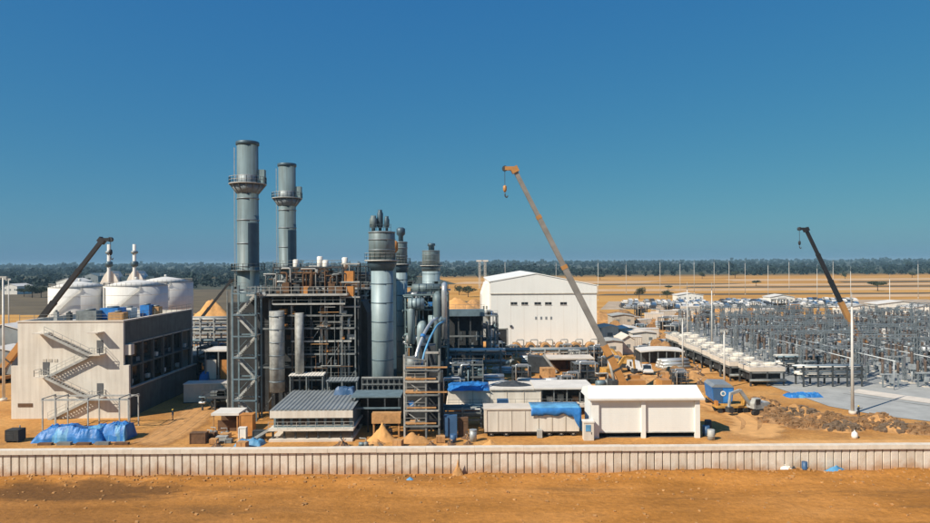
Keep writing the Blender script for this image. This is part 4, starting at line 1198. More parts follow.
part(MB().box(x0, x1, 104.4, 106.3, 0, 6.2), 'enclosure', 'casing_dark', t)
solo(MB().box(XA(371, 93.5), XA(400, 93.5), 93.2, 94.4, 3.1, 3.45).box(XA(372, 93.5), XA(373.5, 93.5), 93.4, 94.2, -.05, 3.1).box(XA(397, 93.5), XA(398.5, 93.5), 93.4, 94.2, -.05, 3.1).box(XA(371, 93.5), XA(400, 93.5), 93.1, 93.25, 2.0, 3.3), 'timber_staging', 'timber', 'tan timber staging above the pointed sand pile', 'staging')
solo(heap(MB(), XA(381, 92), 92.0, 2.1, 1.5, 2.6, 3, sharp=.7, rough=.2), 'sand_pile', 'sand_bright', 'tall pointed orange sand pile left of the scaffold tower', 'sand pile')
solo(heap(MB(), XA(413, 91.5), 91.0, 2.4, 1.2, 1.3, 9, sharp=1.2), 'dirt_pile', 'dirt', 'low dirt pile at the foot of the scaffold tower', 'dirt pile')
solo(heap(MB(), XA(488.5, 88.8), 88.8, 1.2, .9, .9, 19, sharp=.8), 'sand_pile', 'sand_bright', 'small orange sand pile by the wall before the cream trailer', 'sand pile')

# shed and clutter at the lower left of the boiler
t = T('open_shed', 'small open brown shed with a white flat roof below the stair tower', 'shed', (XA(226, 96.5), 97.5, 0))
x0, x1 = XA(212, 96), XA(237, 96)
part(MB().box(x0 - .2, x1 + .2, 95.8, 99.6, 2.65, 3.0), 'roof', 'roof_white', t)
part(MB().box(x0, x1, 99.2, 99.35, -.05, 2.65), 'back_wall', 'brown_rust', t)
part(MB().box(x1 - .15, x1, 96.2, 99.2, -.05, 2.65), 'side_wall', 'brown_rust', t)
for x in (x0 + .1, x1 - .1): bar('post', (x, 96, -.05), (x, 96, 2.65), .14, .14, 'timber', t)
part(MB().box(x0 + .2, x1 - .4, 97.3, 97.4, -.05, 1.6), 'inner_panel', 'brown_rust', t)
def crate(name, px, py, w, d, h, m, label, cat='crate', rz=0, group=None):
    x, y = gp(px, py)
    t = T(name, label, cat, (x, y + d / 2, 0), rz, group)
    part(MB().box(-w / 2 + .06, w / 2 - .06, -d / 2 + .06, d / 2 - .06, .02, h - .08), 'body', m, t, local=True)
    part(MB().box(-w / 2, w / 2, -d / 2, d / 2, h - .08, h), 'lid', m, t, local=True)
    for sx in (-1, 1):
        for sy in (-1, 1):
            x_, y_ = sx * (w / 2 - .05), sy * (d / 2 - .05)
            part(MB().box(x_ - .06, x_ + .06, y_ - .06, y_ + .06, -.05, h - .08), 'corner_post', m, t, local=True)
    return t
crate('crate', 246, 436, 1.9, 1.5, 3.0, 'orange_box', 'orange-brown upright crate right of the open brown shed')
crate('crate', 242, 439.5, 1.1, .8, 1.6, 'white_paint', 'white upright cabinet in front of the orange-brown crate', 'cabinet')
crate('crate', 197.5, 444.5, 2.2, 1.2, 1.5, 'brown_rust', 'dark brown crate standing alone left of the open shed')
crate('crate', 221, 443, 1.5, .9, .8, 'steel_light', 'pale grey box in front of the open brown shed', 'box')
crate('crate', 228, 444, .9, .7, .55, 'steel_grey', 'small grey box in front of the open brown shed', 'box')
tarp(XA(236, 90), XA(262, 90), 89.2, 91.0, .75, 51, 'tarpaulin_cover', 'tarp_pale', 'low pale blue sheeted load right of the white cabinet', 24, 8)
crate('crate', 258, 440, 1.6, 1.0, 1.2, 'steel_dark', 'dark tool box beside the module stair', 'box')
crate('crate', 211, 441.5, .9, .9, 1.1, 'brown_rust', 'small brown crate left of the open shed')

# ------------------------------------------------------------------ pipe racks left of the stair tower
def pipe_rack(x0, x1, y0, y1, zs, nx, m, label, seed, npipe=5):
    rg = random.Random(seed)
    t = T('pipe_rack', label, 'pipe rack', ((x0 + x1) / 2, (y0 + y1) / 2, 0))
    xs = [x0 + (x1 - x0) * i / (nx - 1) for i in range(nx)]
    for x in xs:
        for y in (y0, y1): bar('column', (x, y, -.05), (x, y, zs[-1] + .4), .28, .28, m, t)
        for z in zs: bar('cross_beam', (x, y0 - .3, z - .2), (x, y1 + .3, z - .2), .2, .3, m, t)
    for z in zs:
        for y in (y0, y1): bar('beam', (x0 - .4, y, z - .45), (x1 + .4, y, z - .45), .18, .28, m, t)
        for k in range(npipe):
            y = y0 + (y1 - y0) * (k + .5) / npipe; r = rg.uniform(.12, .34)
            part(MB().cyl((x0 - 1, y, z + r - .05), (x1 + 1, y, z + r - .05), r, None, 10), 'pipe', rg.choice(['pipe_silver', 'steel_light', 'steel_grey', 'roof_white', 'steel_blue']), t)
    return t
pipe_rack(XA(190, 140), XA(231, 140), 138, 142, [8.6, 11.0, 13.2], 4, 'steel_light', 'grey pipe rack between the cream building and the stair tower', 61)
pipe_rack(XA(60, 180), XA(232, 180), 178, 182, [5.5, 8.5], 10, 'steel_light', 'long far pipe rack passing in front of the white tanks', 62, 4)
t = T('site_container', 'open site container with white roof left of the stair tower', 'container', (XA(217, 122), 124, 0))
x0, x1 = XA(205, 122), XA(231, 122)
part(MB().box(x0 - .2, x1 + .2, 121.8, 127, 8.6, 8.95), 'roof', 'roof_white', t)
part(MB().box(x0, x1, 126.5, 127, 3.4, 8.6), 'back_wall', 'casing_dark', t)
part(MB().box(x0, x0 + 1.9, 122.2, 122.4, 3.4, 7), 'front_panel', 'cream', t)
part(MB().box(x1 - 2.2, x1 - .5, 122.2, 122.4, 3.4, 7), 'front_panel', 'orange_box', t)
for x in (x0, (x0 + x1) / 2, x1): bar('post', (x, 122, -.05), (x, 122, 8.6), .22, .22, 'steel_grey', t)
part(MB().box(x0, x1, 122, 127, 3.1, 3.4), 'floor', 'steel_grey', t)
for x in (x0 + .1, x1 - .1): bar('post', (x, 126.4, -.05), (x, 126.4, 3.1), .22, .22, 'steel_grey', t)
process_structure(XA(199, 134), XA(230, 134), 133, 137, [2.6, 5.2, 7.8], 4, 'steel_dark', 'low dark equipment structure between the cream building and stair tower', 10, 27)
process_structure(XA(204, 112), XA(229, 112), 111, 116, [2.2], 3, 'steel_dark', 'low dark platform left of the stair tower foot', 5, 28)
tarp(XA(196, 121), XA(207, 121), 121, 124, 5.6, 71, 'tarpaulin_pile', 'tarp_blue', 'bright blue sheeted stack at the right end of the cream building', 16, 12)

# ------------------------------------------------------------------ long gallery, trailer and racks at centre
t = T('pipe_gallery', 'long beige gallery on a deck with a white flat roof behind the trailer', 'gallery', (XA(515, 108), 111, 0))
gx0, gx1 = XA(447, 107), XA(592, 107)
part(MB().box(gx0, XA(540, 107), 107, 113, 1.7, 3.9), 'wall', 'cream', t)
part(MB().box(XA(540, 107), gx1, 109.5, 113, 1.7, 3.9), 'open_bay', 'void_dark', t)
part(MB().box(XA(489, 107), XA(533, 107), 106.7, 113.5, 4.0, 4.2), 'roof_panel', 'cream', t)
part(MB().box(XA(533.4, 107), gx1 + .2, 106.7, 114.2, 4.05, 4.3), 'roof_panel', 'roof_white', t)
for k in range(5): part(MB().box(XA(472 + k * 17, 107) - .06, XA(472 + k * 17, 107) + .06, 106.93, 107, 1.7, 3.9), 'joint_strip', 'cream_dark', t)
for px in (541, 553, 566, 579, 591): bar('bay_post', (XA(px, 107.2), 107.2, 1.7), (XA(px, 107.2), 107.2, 4.0), .18, .18, 'steel_grey', t)
for k, px in enumerate((546, 557, 572, 584)): part(MB().box(XA(px, 108), XA(px + 6, 108), 108.3, 109.4, 1.7, 2.5 + .4 * (k % 2)), 'bay_cabinet', ['steel_light', 'steel_grey', 'brown_rust', 'steel_grey'][k], t)
part(MB().box(gx0 - .3, gx1 + .3, 105.6, 114, 1.35, 1.7), 'deck', 'pale_concrete', t)
part(MB().rail([(gx0, 105.7, 1.7), (gx1, 105.7, 1.7)], 1.0, 1.8, .05), 'railing', 'steel_grey', t)
for k in range(10):
    x = gx0 + (gx1 - gx0) * k / 9
    for y in (106, 113): bar('stilt', (x, y, -.05), (x, y, 1.35), .3, .3, 'steel_dark', t)
tarp(XA(447, 108), XA(489, 108), 106.6, 113.2, .5, 81, 'tarpaulin_cover', 'tarp_blue', 'flat bright blue tarpaulin over the left end of the gallery roof', 24, 12)
bpy.data.objects['tarpaulin_cover.002'].location.z = 3.95
solo(heap(MB(), XA(511, 110), 110.0, 3.4, 1.6, .8, 44, rough=.6, freq=4, z0=0), 'hose_heap', 'steel_dark', 'dark tangled heap of hoses on the gallery roof', 'hose heap')
bpy.data.objects['hose_heap'].location.z = 4.18

pipe_rack(XA(443, 100), XA(572, 100), 98.5, 101, [1.6, 2.6], 8, 'steel_grey', 'low grey pipe rack between the trailer and the beige gallery', 63, 4)
crate('crate', 503, 426, 1.7, 1.2, 3.9, 'barrel_blue', 'dark teal upright tank box on the low pipe rack', 'box')

t = T('site_trailer', 'long cream site trailer behind the wall with a blue sheet over its right end', 'trailer', (XA(532, 93), 94.8, 0))
x0, x1 = XA(483.5, 93), XA(578, 93)
part(MB().box(x0, x1, 93, 96.4, .75, 3.9), 'body', 'cream', t)
part(MB().box(x0 - .12, x1 + .1, 92.85, 96.5, 3.9, 4.08), 'roof', 'pale_concrete', t)
for k in range(1, 7): part(MB().box(x0 + (x1 - x0) * k / 7 - .05, x0 + (x1 - x0) * k / 7 + .05, 92.95, 93, .75, 3.9), 'panel_joint', 'cream_dark', t)
part(MB().box(x0, x0 + .35, 92.9, 93, .75, 3.9), 'corner_trim', 'wall_concrete_b', t)
part(MB().box(x0, x1, 93.2, 96.2, .45, .75), 'chassis', 'steel_dark', t)
for k, px in enumerate((490, 505, 548, 560, 572)):
    wv = part(MB().cyl((XA(px, 93.4), 93.3, .45), (XA(px, 93.4), 93.7, .45), .45, None, 18), 'wheel', 'rubber', t)
    part(MB().cyl((XA(px, 93.4), 93.26, .45), (XA(px, 93.4), 93.31, .45), .2, None, 12), 'hub', 'steel_light', wv)
part(MB().box(XA(536, 92.5), XA(541, 92.5), 92.3, 92.9, .0, 1.1), 'step_box', 'steel_light', t)
mb = MB()                                           # blue sheet draped over the right end
rg = random.Random(5); cols_ = 26; vv = []
xa, xb = XA(530, 93), x1 + .22
for i in range(cols_ + 1):
    q = i / cols_; x = xa + (xb - xa) * q
    drop = 1.0 + .35 * noise.noise((x * .9, 2, 1)) + (2.4 * max(0, (q - .86) / .14) ** .6)
    for (y, z) in ((96.7, 3.3), (96.62, 4.18), (94.8, 4.22 + .05 * noise.noise((x, 3, 3))), (92.76, 4.16), (92.70 - .08 * abs(noise.noise((x * 2, 1, 1))), 4.1 - drop * .5), (92.72 - .16 * abs(noise.noise((x * 1.6, 1, 4))), 4.1 - drop)):
        vv.append((x, y, z))
mb._add(vv, [(i * 6 + j, i * 6 + j + 1, i * 6 + j + 7, i * 6 + j + 6) for i in range(cols_) for j in range(5)], True)
mb._add([(xb + .02, 92.7, 4.12), (xb + .02, 96.65, 4.15), (xb + .05, 96.6, 1.0), (xb + .1, 94.5, .8), (xb + .06, 92.66, .9)], [(0, 1, 2, 3, 4)])
for i, f_ in enumerate(mb.f):
    zc = sum(mb.v[k][2] for k in f_) / len(f_); yc = sum(mb.v[k][1] for k in f_) / len(f_)
    mb.mi[i] = 1 if zc > 4.1 and yc > 93 else 0
o = solo(mb, 'tarpaulin_sheet', ['tarp_blue', 'tarp_pale'], 'blue sheet draped over the right end of the cream trailer', 'tarpaulin')
md = o.modifiers.new('thickness', 'SOLIDIFY'); md.thickness = .03
solo(MB().box(XA(443, 93), XA(456, 93), 92.6, 93.4, -.05, 3.2).box(XA(444, 93), XA(447, 93), 92.4, 92.6, .3, 3.0), 'blue_locker', 'barrel_blue', 'dark blue locker right of the scaffold tower', 'locker')
solo(MB().box(XA(457, 93.5), XA(467, 93.5), 93.3, 94.5, -.05, 2.6).box(XA(457, 93.5), XA(467, 93.5), 93.25, 93.3, 2.2, 2.7), 'rusty_skip', 'brown_rust', 'rusty brown upright plate box left of the cream trailer', 'box')
solo(MB().cyl((XA(472, 91), 91, -.05), (XA(472, 91), 91, 1.5), .5, None, 16).cyl((XA(472, 91), 91, 1.5), (XA(472, 91), 91, 1.6), .54, None, 16), 'water_barrel', 'galvanised_pale', 'pale grey barrel standing left of the cream trailer', 'barrel')
solo(MB().cyl((XA(452, 90.5), 90.5, -.05), (XA(452, 90.5), 90.5, 1.1), .45, None, 14), 'water_barrel', 'barrel_blue', 'dark blue barrel near the scaffold tower foot', 'barrel')

# ------------------------------------------------------------------ white garage building in front
t = T('garage_building', 'white two-bay garage with shutters and an overhanging white roof', 'building', (XA(645, 92), 94.6, 0))
x0, x1 = 17.7, 33.1
part(MB().box(x0, x0 + .25, 92.3, 97, -.05, 5.6), 'side_wall', 'hall_white', t)
part(MB().box(x1 - .25, x1, 92.3, 97, -.05, 5.6), 'side_wall', 'hall_white', t)
part(MB().box(x0 + .25, x1 - .25, 96.8, 97, -.05, 5.6), 'back_wall', 'hall_white', t)
for xc, ww in ((x0 + .55, 1.1), (XA(642.5, 92), .6), (x1 - .35, .7)):
    part(MB().box(xc - ww / 2, xc + ww / 2, 91.95, 92.4, -.05, 5.55), 'pillar', 'hall_white', t)
part(MB().box(x0 + .25, x1 - .25, 92.0, 92.35, 5.15, 5.6), 'lintel', 'hall_white', t)
part(MB().box(x0 + .25, x1 - .25, 94.6, 94.8, -.05, 5.2), 'inner_wall', 'void_dark', t)
part(MB().box(x0 + .25, x1 - .25, 92.4, 94.6, -.04, .05), 'inner_floor', 'door_grey', t)
for xa, xb in ((x0 + 1.1, XA(642.5, 92) - .3), (XA(642.5, 92) + .3, x1 - .7)):
    sh = part(MB().box(xa, xb, 92.3, 92.36, .8, 5.15), 'shutter', 'hall_white', t)
    for k in range(15):
        part(MB().box(xa, xb, 92.284, 92.3, .86 + k * .286, .86 + k * .286 + .27), 'slat', 'hall_white', sh)
    part(MB().box(xa, xb, 92.2, 92.36, .68, .8), 'bottom_rail', 'steel_light', sh)
rv = [(x0 - .45, 91.5, 5.6), (x1 + .5, 91.5, 5.6), (x1 + .5, 97.5, 5.5), (x0 - .45, 97.5, 5.5), (x0 - .25, 92.9, 7.3), (x1 - .15, 92.9, 7.3), (x1 - .15, 97.1, 6.4), (x0 - .25, 97.1, 6.4)]
part(MB()._add(rv, [(3, 2, 1, 0), (4, 5, 6, 7), (0, 1, 5, 4), (1, 2, 6, 5), (2, 3, 7, 6), (3, 0, 4, 7)]), 'roof', 'hall_white', t)
part(MB().box(x0 - .5, x1 + .55, 91.42, 91.5, 5.45, 5.72), 'gutter', 'roof_white', t)
t = T('portable_toilet', 'pale portable cabin with blue window left of the white garage', 'cabin', (XA(587.5, 91), 91.4, 0))
part(MB().box(-.7, .7, -.6, .6, 0, 2.5), 'body', 'cream', t, local=True)
part(MB().box(-.78, .78, -.68, .68, 2.5, 2.7), 'roof', 'white_paint', t, local=True)
part(MB().box(-.45, .25, -.65, -.6, 1.3, 2.2), 'window', 'tarp_pale', t, local=True)
part(MB().box(.3, .36, -.66, -.6, .9, 1.2), 'handle', 'steel_dark', t, local=True)
for k, (px, py, m, la) in enumerate(((706, 436, 'barrel_blue', 'dark blue drum beside the right corner of the white garage'), (711, 440, 'steel_light', 'pale drum beside the right corner of the white garage'), (708, 430, 'steel_dark', 'black drum beside the right corner of the white garage'))):
    x, y = gp(px, py)
    solo(MB().cyl((x, y, -.05), (x, y, 1.4), .5, None, 16).cyl((x, y, .5), (x, y, .56), .54, None, 16), 'drum', m, la, 'drum')

# ------------------------------------------------------------------ white turbine hall
HY = 188.0
hx0, hx1, hxp = XA(490.5, HY), XA(596.5, HY), XA(536, HY)
zl, zr, zp = 19.4, 18.1, 21.5
t = T('turbine_hall', 'big white hall with a low gable and five small dark windows', 'building', ((hx0 + hx1) / 2, HY + 27, 0))
part(MB().prism([(hx0, .9), (hx1, .9), (hx1, 15.8), (hx0, 15.8)], HY, HY + .5), 'front_wall', 'hall_white', t)
part(MB().prism([(hx0 - .1, 15.8), (hx1 + .1, 15.8), (hx1 + .1, zr), (hxp, zp), (hx0 - .1, zl)], HY - .14, HY + .5), 'gable_wall', 'hall_white', t)
part(MB().box(hx0 - .12, hx1 + .12, HY - .24, HY - .14, 15.75, 16.0), 'trim_band', 'cream_dark', t)
part(MB().box(hx0, hx0 + .4, HY + .5, HY + 55, 0, zl), 'left_wall', 'hall_white', t)
part(MB().box(hx1 - .4, hx1, HY + .5, HY + 55, 0, zr), 'right_wall', 'hall_white', t)
part(MB().box(hx0, hx1, HY + 54.6, HY + 55, 0, zr), 'back_wall', 'hall_white', t)
part(MB().prism([(hx0 - .5, zl - .1), (hxp, zp + .1), (hx1 + .5, zr - .1), (hx1 + .5, zr + .12), (hxp, zp + .35), (hx0 - .5, zl + .12)], HY - .3, HY + 55.5), 'roof', 'hall_white', t)
part(MB().box(hx0 + 4.4, hx1, HY - .02, HY + .5, -.05, .9), 'plinth', 'door_grey', t)
for px in (513.6, 524.4, 537.4, 548, 563.2):
    xc = XA(px, HY)
    wv = part(MB().box(xc - .95, xc + .95, HY - .04, HY, at(px, 304, HY)[1] - .38, at(px, 304, HY)[1] + .38), 'window', 'glass_dark', t)
    zc = at(px, 304, HY)[1]
    part(MB().box(xc - 1.02, xc + 1.02, HY - .12, HY - .04, zc - .5, zc - .38), 'sill', 'roof_white', wv)
    part(MB().box(xc - .03, xc + .03, HY - .07, HY - .04, zc - .38, zc + .38), 'mullion', 'steel_light', wv)
for px in (535.6, 540.8, 545.8, 550.8):
    xc, zc = XA(px, HY), at(px, 318.6, HY)[1]
    part(MB().box(xc - .28, xc + .28, HY - .06, HY, zc - .42, zc + .42), 'wall_vent_or_mark', 'roof_grey', t)  # dark blocks added in place of unreadable lettering on the hall front
part(MB().box(XA(497.5, HY), XA(506, HY), HY - .05, HY, .0, 5.6), 'gate', 'void_dark', t)
part(MB().box(XA(496.6, HY), XA(497.4, HY), HY - .15, HY, 0, 5.9).box(XA(506.1, HY), XA(506.9, HY), HY - .15, HY, 0, 5.9).box(XA(496.6, HY), XA(506.9, HY), HY - .15, HY, 5.65, 5.95), 'gate_frame', 'steel_light', t)
part(MB().box(XA(509.5, HY), XA(511.5, HY), HY - .4, HY, 6.2, 6.8), 'floodlight', 'steel_dark', t)
for k in range(7):
    xc = hx0 + 6.5 + k * 3.8
    part(MB().box(xc - .3, xc + .3, HY - .25, HY, 1.5, 2.0), 'wall_box', 'cream_dark', t)
for k in range(8):                                   # cladding joints
    xc = hx0 + (hx1 - hx0) * (k + .5) / 8
    part(MB().box(xc - .03, xc + .03, HY - .03, HY, .95, 15.7), 'cladding_joint', 'roof_white', t)
t = T('hall_annex', 'cream stepped annex against the left side of the white hall', 'building', (XA(481, 208), 214, 0))
part(MB().prism([(5.2, 9.0), (7.55, 9.0), (7.55, 18.6), (6.4, 18.2), (5.2, 14.5)], 203, 226), 'upper_block', 'hall_white', t)
part(MB().box(4.6, 7.6, 205, 224, 0, 9.0), 'lower_block', 'roof_grey', t)
for k in range(2): part(MB().box(5.5 + k * .9, 6.0 + k * .9, 202.95, 203, 10.4, 11.4), 'window', 'steel_grey', t)
solo(heap(MB(), XA(456, 330), 330, 13, 9, 7.5, 61, rough=.3), 'sand_mound', 'sand_bright', 'large orange sand mound behind the left side of the white hall', 'sand mound')
solo(heap(MB(), XA(474, 345), 345, 12, 9, 5.5, 62, rough=.3), 'sand_mound', 'dirt', 'brown earth mound right of the large sand mound behind the hall', 'earth mound')
solo(heap(MB(), XA(212, 300), 300, 10, 7, 9, 63, rough=.3), 'sand_mound', 'sand_bright', 'orange sand mound seen through the gap left of the stair tower', 'sand mound')

# ------------------------------------------------------------------ cranes
def crane(base, aim, boom_pts, wid, m_low, m_up, label, hook=True, split=.32, carrier=True):
    """truck crane: base on the ground, boom from foot to tip in world coordinates"""
    t = T('mobile_crane', label, 'crane', (base[0], base[1], 0))
    foot, tip = Vector(boom_pts[0]), Vector(boom_pts[1])
    if carrier:
        c, s = math.cos(aim), math.sin(aim)
        def L(x, y, z): return (base[0] + x * c - y * s, base[1] + x * s + y * c, z)
        def rb(x0, x1, y0, y1, z0, z1):
            mb = MB()
            v = [L(x, y, z) for z in (z0, z1) for y in (y0, y1) for x in (x0, x1)]
            return mb._add(v, [(0, 2, 3, 1), (4, 5, 7, 6), (0, 1, 5, 4), (2, 6, 7, 3), (0, 4, 6, 2), (1, 3, 7, 5)])
        part(rb(-6.5, 6.5, -1.35, 1.35, .8, 1.5), 'chassis', 'crane_orange', t)
        cb = part(rb(5.0, 6.9, -1.3, 1.3, 1.5, 2.9), 'cab', 'crane_orange', t)
        part(rb(6.9, 6.96, -1.1, 1.1, 2.0, 2.75), 'windscreen', 'glass_dark', cb)
        ss = part(rb(-3.5, 1.8, -1.3, 1.3, 1.6, 3.0), 'superstructure', 'crane_orange', t)
        part(rb(-4.6, -3.4, -1.3, 1.3, 1.7, 3.1), 'counterweight', 'steel_dark', t)
        oc = part(rb(-.3, 1.8, 1.0, 2.2, 1.8, 3.6), 'operator_cab', 'crane_orange', t)
        part(rb(.0, 1.83, 1.3, 2.23, 2.5, 3.4), 'cab_window', 'glass_dark', oc)
        for x in (-5.2, -3.9, 2.6, 4.0):
            for y in (-1.25, 1.25):
                p, q = Vector(L(x, y - .25, .62)), Vector(L(x, y + .25, .62))
                wv = part(MB().cyl(p, q, .62, None, 16), 'wheel', 'rubber', t)
        for x in (-6, 0.9):
            for y in (-3.0, 3.0):
                bar('outrigger', L(x, y * .4, 1.0), L(x, y, 1.0), .3, .35, 'crane_orange', t)
                bar('outrigger_leg', L(x, y, 0), L(x, y, 1.1), .25, .25, 'steel_light', t)
    d = tip - foot
    def sec(a, b, w): return MB().bar(foot + d * a, foot + d * b, w, w * 1.15)
    part(sec(0, split, wid), 'boom_base', m_low, t)
    part(sec(split - .02, .55, wid * .82), 'boom_section', m_up, t)
    part(sec(.54, .78, wid * .70), 'boom_section', m_up, t)
    part(sec(.77, 1.0, wid * .60), 'boom_section', m_up, t)
    for q, ww in ((.55, .84), (.78, .72)):
        part(MB().bar(foot + d * (q - .008), foot + d * (q + .008), wid * ww * 1.05, wid * ww * 1.22), 'boom_collar', 'crane_orange' if m_up != 'crane_boom_dark' else m_up, t)
    dn = d.normalized(); side = Vector((0, 1, 0))
    hp = tip + Vector((-math.copysign(wid * 1.6, -d.x) if d.x else 0, 0, .2))
    head = part(MB().bar(tip - dn * .6, tip + dn * .5, wid * 1.0, wid * 1.2).bar(tip + dn * .2, hp, wid * .8, wid * .6), 'boom_head', m_low if m_up != 'crane_boom_dark' else 'crane_boom_dark', t)
    part(MB().cyl(hp - side * wid * .3, hp + side * wid * .3, wid * .45, None, 14), 'sheave', 'steel_dark', head)
    part(MB().bar(foot + d * .03 + Vector((0, 0, wid * .9)), tip + Vector((0, 0, wid * .55)), .07), 'hoist_rope', 'steel_dark', t)
    for q in (.08, .14): part(MB().bar(foot + d * (q - .004), foot + d * (q + .004), wid * 1.08, wid * 1.24), 'boom_collar', 'steel_dark', t)
    # luffing cylinder
    a, b = foot + d * .16 - Vector((0, 0, .3)), foot + Vector((math.copysign(1.6, d.x), 0, -.6))
    part(MB().cyl(b, a, wid * .25, None, 10), 'luffing_cylinder', 'steel_light', t)
    if hook:
        e = hp + Vector((0, 0, -hook))
        r_ = part(MB().bar(hp, e, .09), 'hoist_rope', 'steel_dark', t)
        hb = part(MB().lathe([(.12, .5), (.34, .3), (.34, -.4), (.15, -.8)], e, 12), 'hook_block', 'crane_orange' if m_up != 'crane_boom_dark' else 'crane_boom_dark', t)
        part(MB().tube([e + Vector((0, 0, -1)), e + Vector((0, 0, -1.5)), e + Vector((.35, 0, -1.8)), e + Vector((.5, 0, -1.4))], .12, 8), 'hook', 'steel_dark', hb)
    return t
def P3(px, py, Y):
    x, z = at(px, py, Y); return (x, Y, z)
crane((31.2, 121), R(8), [P3(625, 387, 120), P3(514.5, 170, 120)], 1.12, 'crane_orange', 'crane_boom', 'tall telescopic crane with orange boom foot rising before the white hall', 3.6, .19)
crane((116, 191), R(20), [P3(861, 345, 190), P3(806, 230, 190)], 1.2, 'crane_orange', 'crane_boom_dark', 'telescopic crane with dark boom and orange foot in the switchyard at right', 4.0, .37)
crane((-104, 140), R(170), [P3(-6, 380, 140), P3(102, 241, 140)], 1.15, 'crane_orange', 'crane_boom_dark', 'telescopic crane with black boom rising behind the cream building at left', 2.6, .33)
crane((-84, 192), R(170), [P3(182, 343, 192), P3(231, 281, 192)], .8, 'crane_boom_dark', 'crane_boom_dark', 'small crane with short dark boom left of the stair tower', 2.0, .35)

# ------------------------------------------------------------------ plant in front of the hall
def motor_proto():
    t = T('cooler_unit', '', 'machine', (0, 0, 0))
    part(MB().box(-1.9, 1.9, -1.5, 1.5, -.05, .6), 'plinth', 'pale_concrete', t, local=True)
    part(MB().cyl((0, -1.6, 1.9), (0, 1.6, 1.9), 1.35, None, 18), 'barrel', 'timber', t, local=True)
    part(MB().cyl((0, -1.66, 1.9), (0, -1.6, 1.9), .9, None, 16), 'end_plate', 'steel_dark', t, local=True)
    for s in (-1, 1): part(MB().box(s * 1.5 - .2, s * 1.5 + .2, -1.2, 1.2, .6, 1.9), 'support', 'steel_grey', t, local=True)
    part(MB().tube([(0, 0, 3.2), (0, 0, 4.0), (1.9, 0, 4.0), (1.9, 0, .6)], .16, 8), 'pipe', 'steel_light', t, local=True)
    return t
mp = motor_proto()
for i, px in enumerate((516, 530, 545, 560, 575, 590)):
    o = mp if i == 0 else copy_tree(mp)
    o.location = (XA(px, 176), 176, 0)
    o['label'] = ['leftmost', 'second from the left', 'third from the left', 'fourth from the left', 'fifth from the left', 'rightmost'][i] + ' of the brown barrel coolers along the hall front'
    o['group'] = 'brown barrel coolers along the hall front'
pipe_rack(XA(487, 166), XA(600, 166), 164, 167, [2.6], 9, 'steel_light', 'low pale pipe rack before the barrel coolers', 64, 4)
pipe_rack(XA(440, 142), XA(500, 142), 141, 144, [3.2, 5.6], 5, 'steel_grey', 'grey two-tier pipe rack before the black filter house', 65, 4)
process_structure(XA(482, 160), XA(497, 160), 158, 164, [3, 6, 9, 12], 3, 'steel_grey', 'small grey structure at the lower left corner of the white hall', 12, 24, False)
process_structure(XA(452, 128), XA(482, 128), 127, 131, [2.6, 5.0], 4, 'steel_grey', 'low grey pump structure behind the blue gallery tarpaulin', 10, 25, False)
t = T('flat_canopy', 'flat pale canopy roof in front of the barrel coolers', 'canopy', (XA(572, 146), 149, 0))
part(MB().box(XA(548, 146), XA(594, 146), 146, 152, 3.0, 3.3), 'roof', 'pale_concrete', t)
for px in (549, 570, 592):
    for y in (146.3, 151.7): bar('post', (XA(px, 146.5), y, -.05), (XA(px, 146.5), y, 3.0), .2, .2, 'steel_dark', t)
part(MB().box(XA(549, 147), XA(593, 147), 151.8, 152, 0, 3.0), 'back_wall', 'brown_rust', t)
t = T('conveyor', 'dark sloping conveyor box left of the flat pale canopy', 'conveyor', (XA(538, 146), 147, 0))
part(MB().prism([(XA(528, 146), .3), (XA(556, 146), .0), (XA(545, 146), 3.6), (XA(528, 146), 4.0)], 145.5, 148.5), 'housing', 'steel_dark', t)
part(MB().bar((XA(543, 145), 145.3, 4.2), (XA(556, 145), 145.3, .3), .4, .5), 'chute', 'steel_light', t)

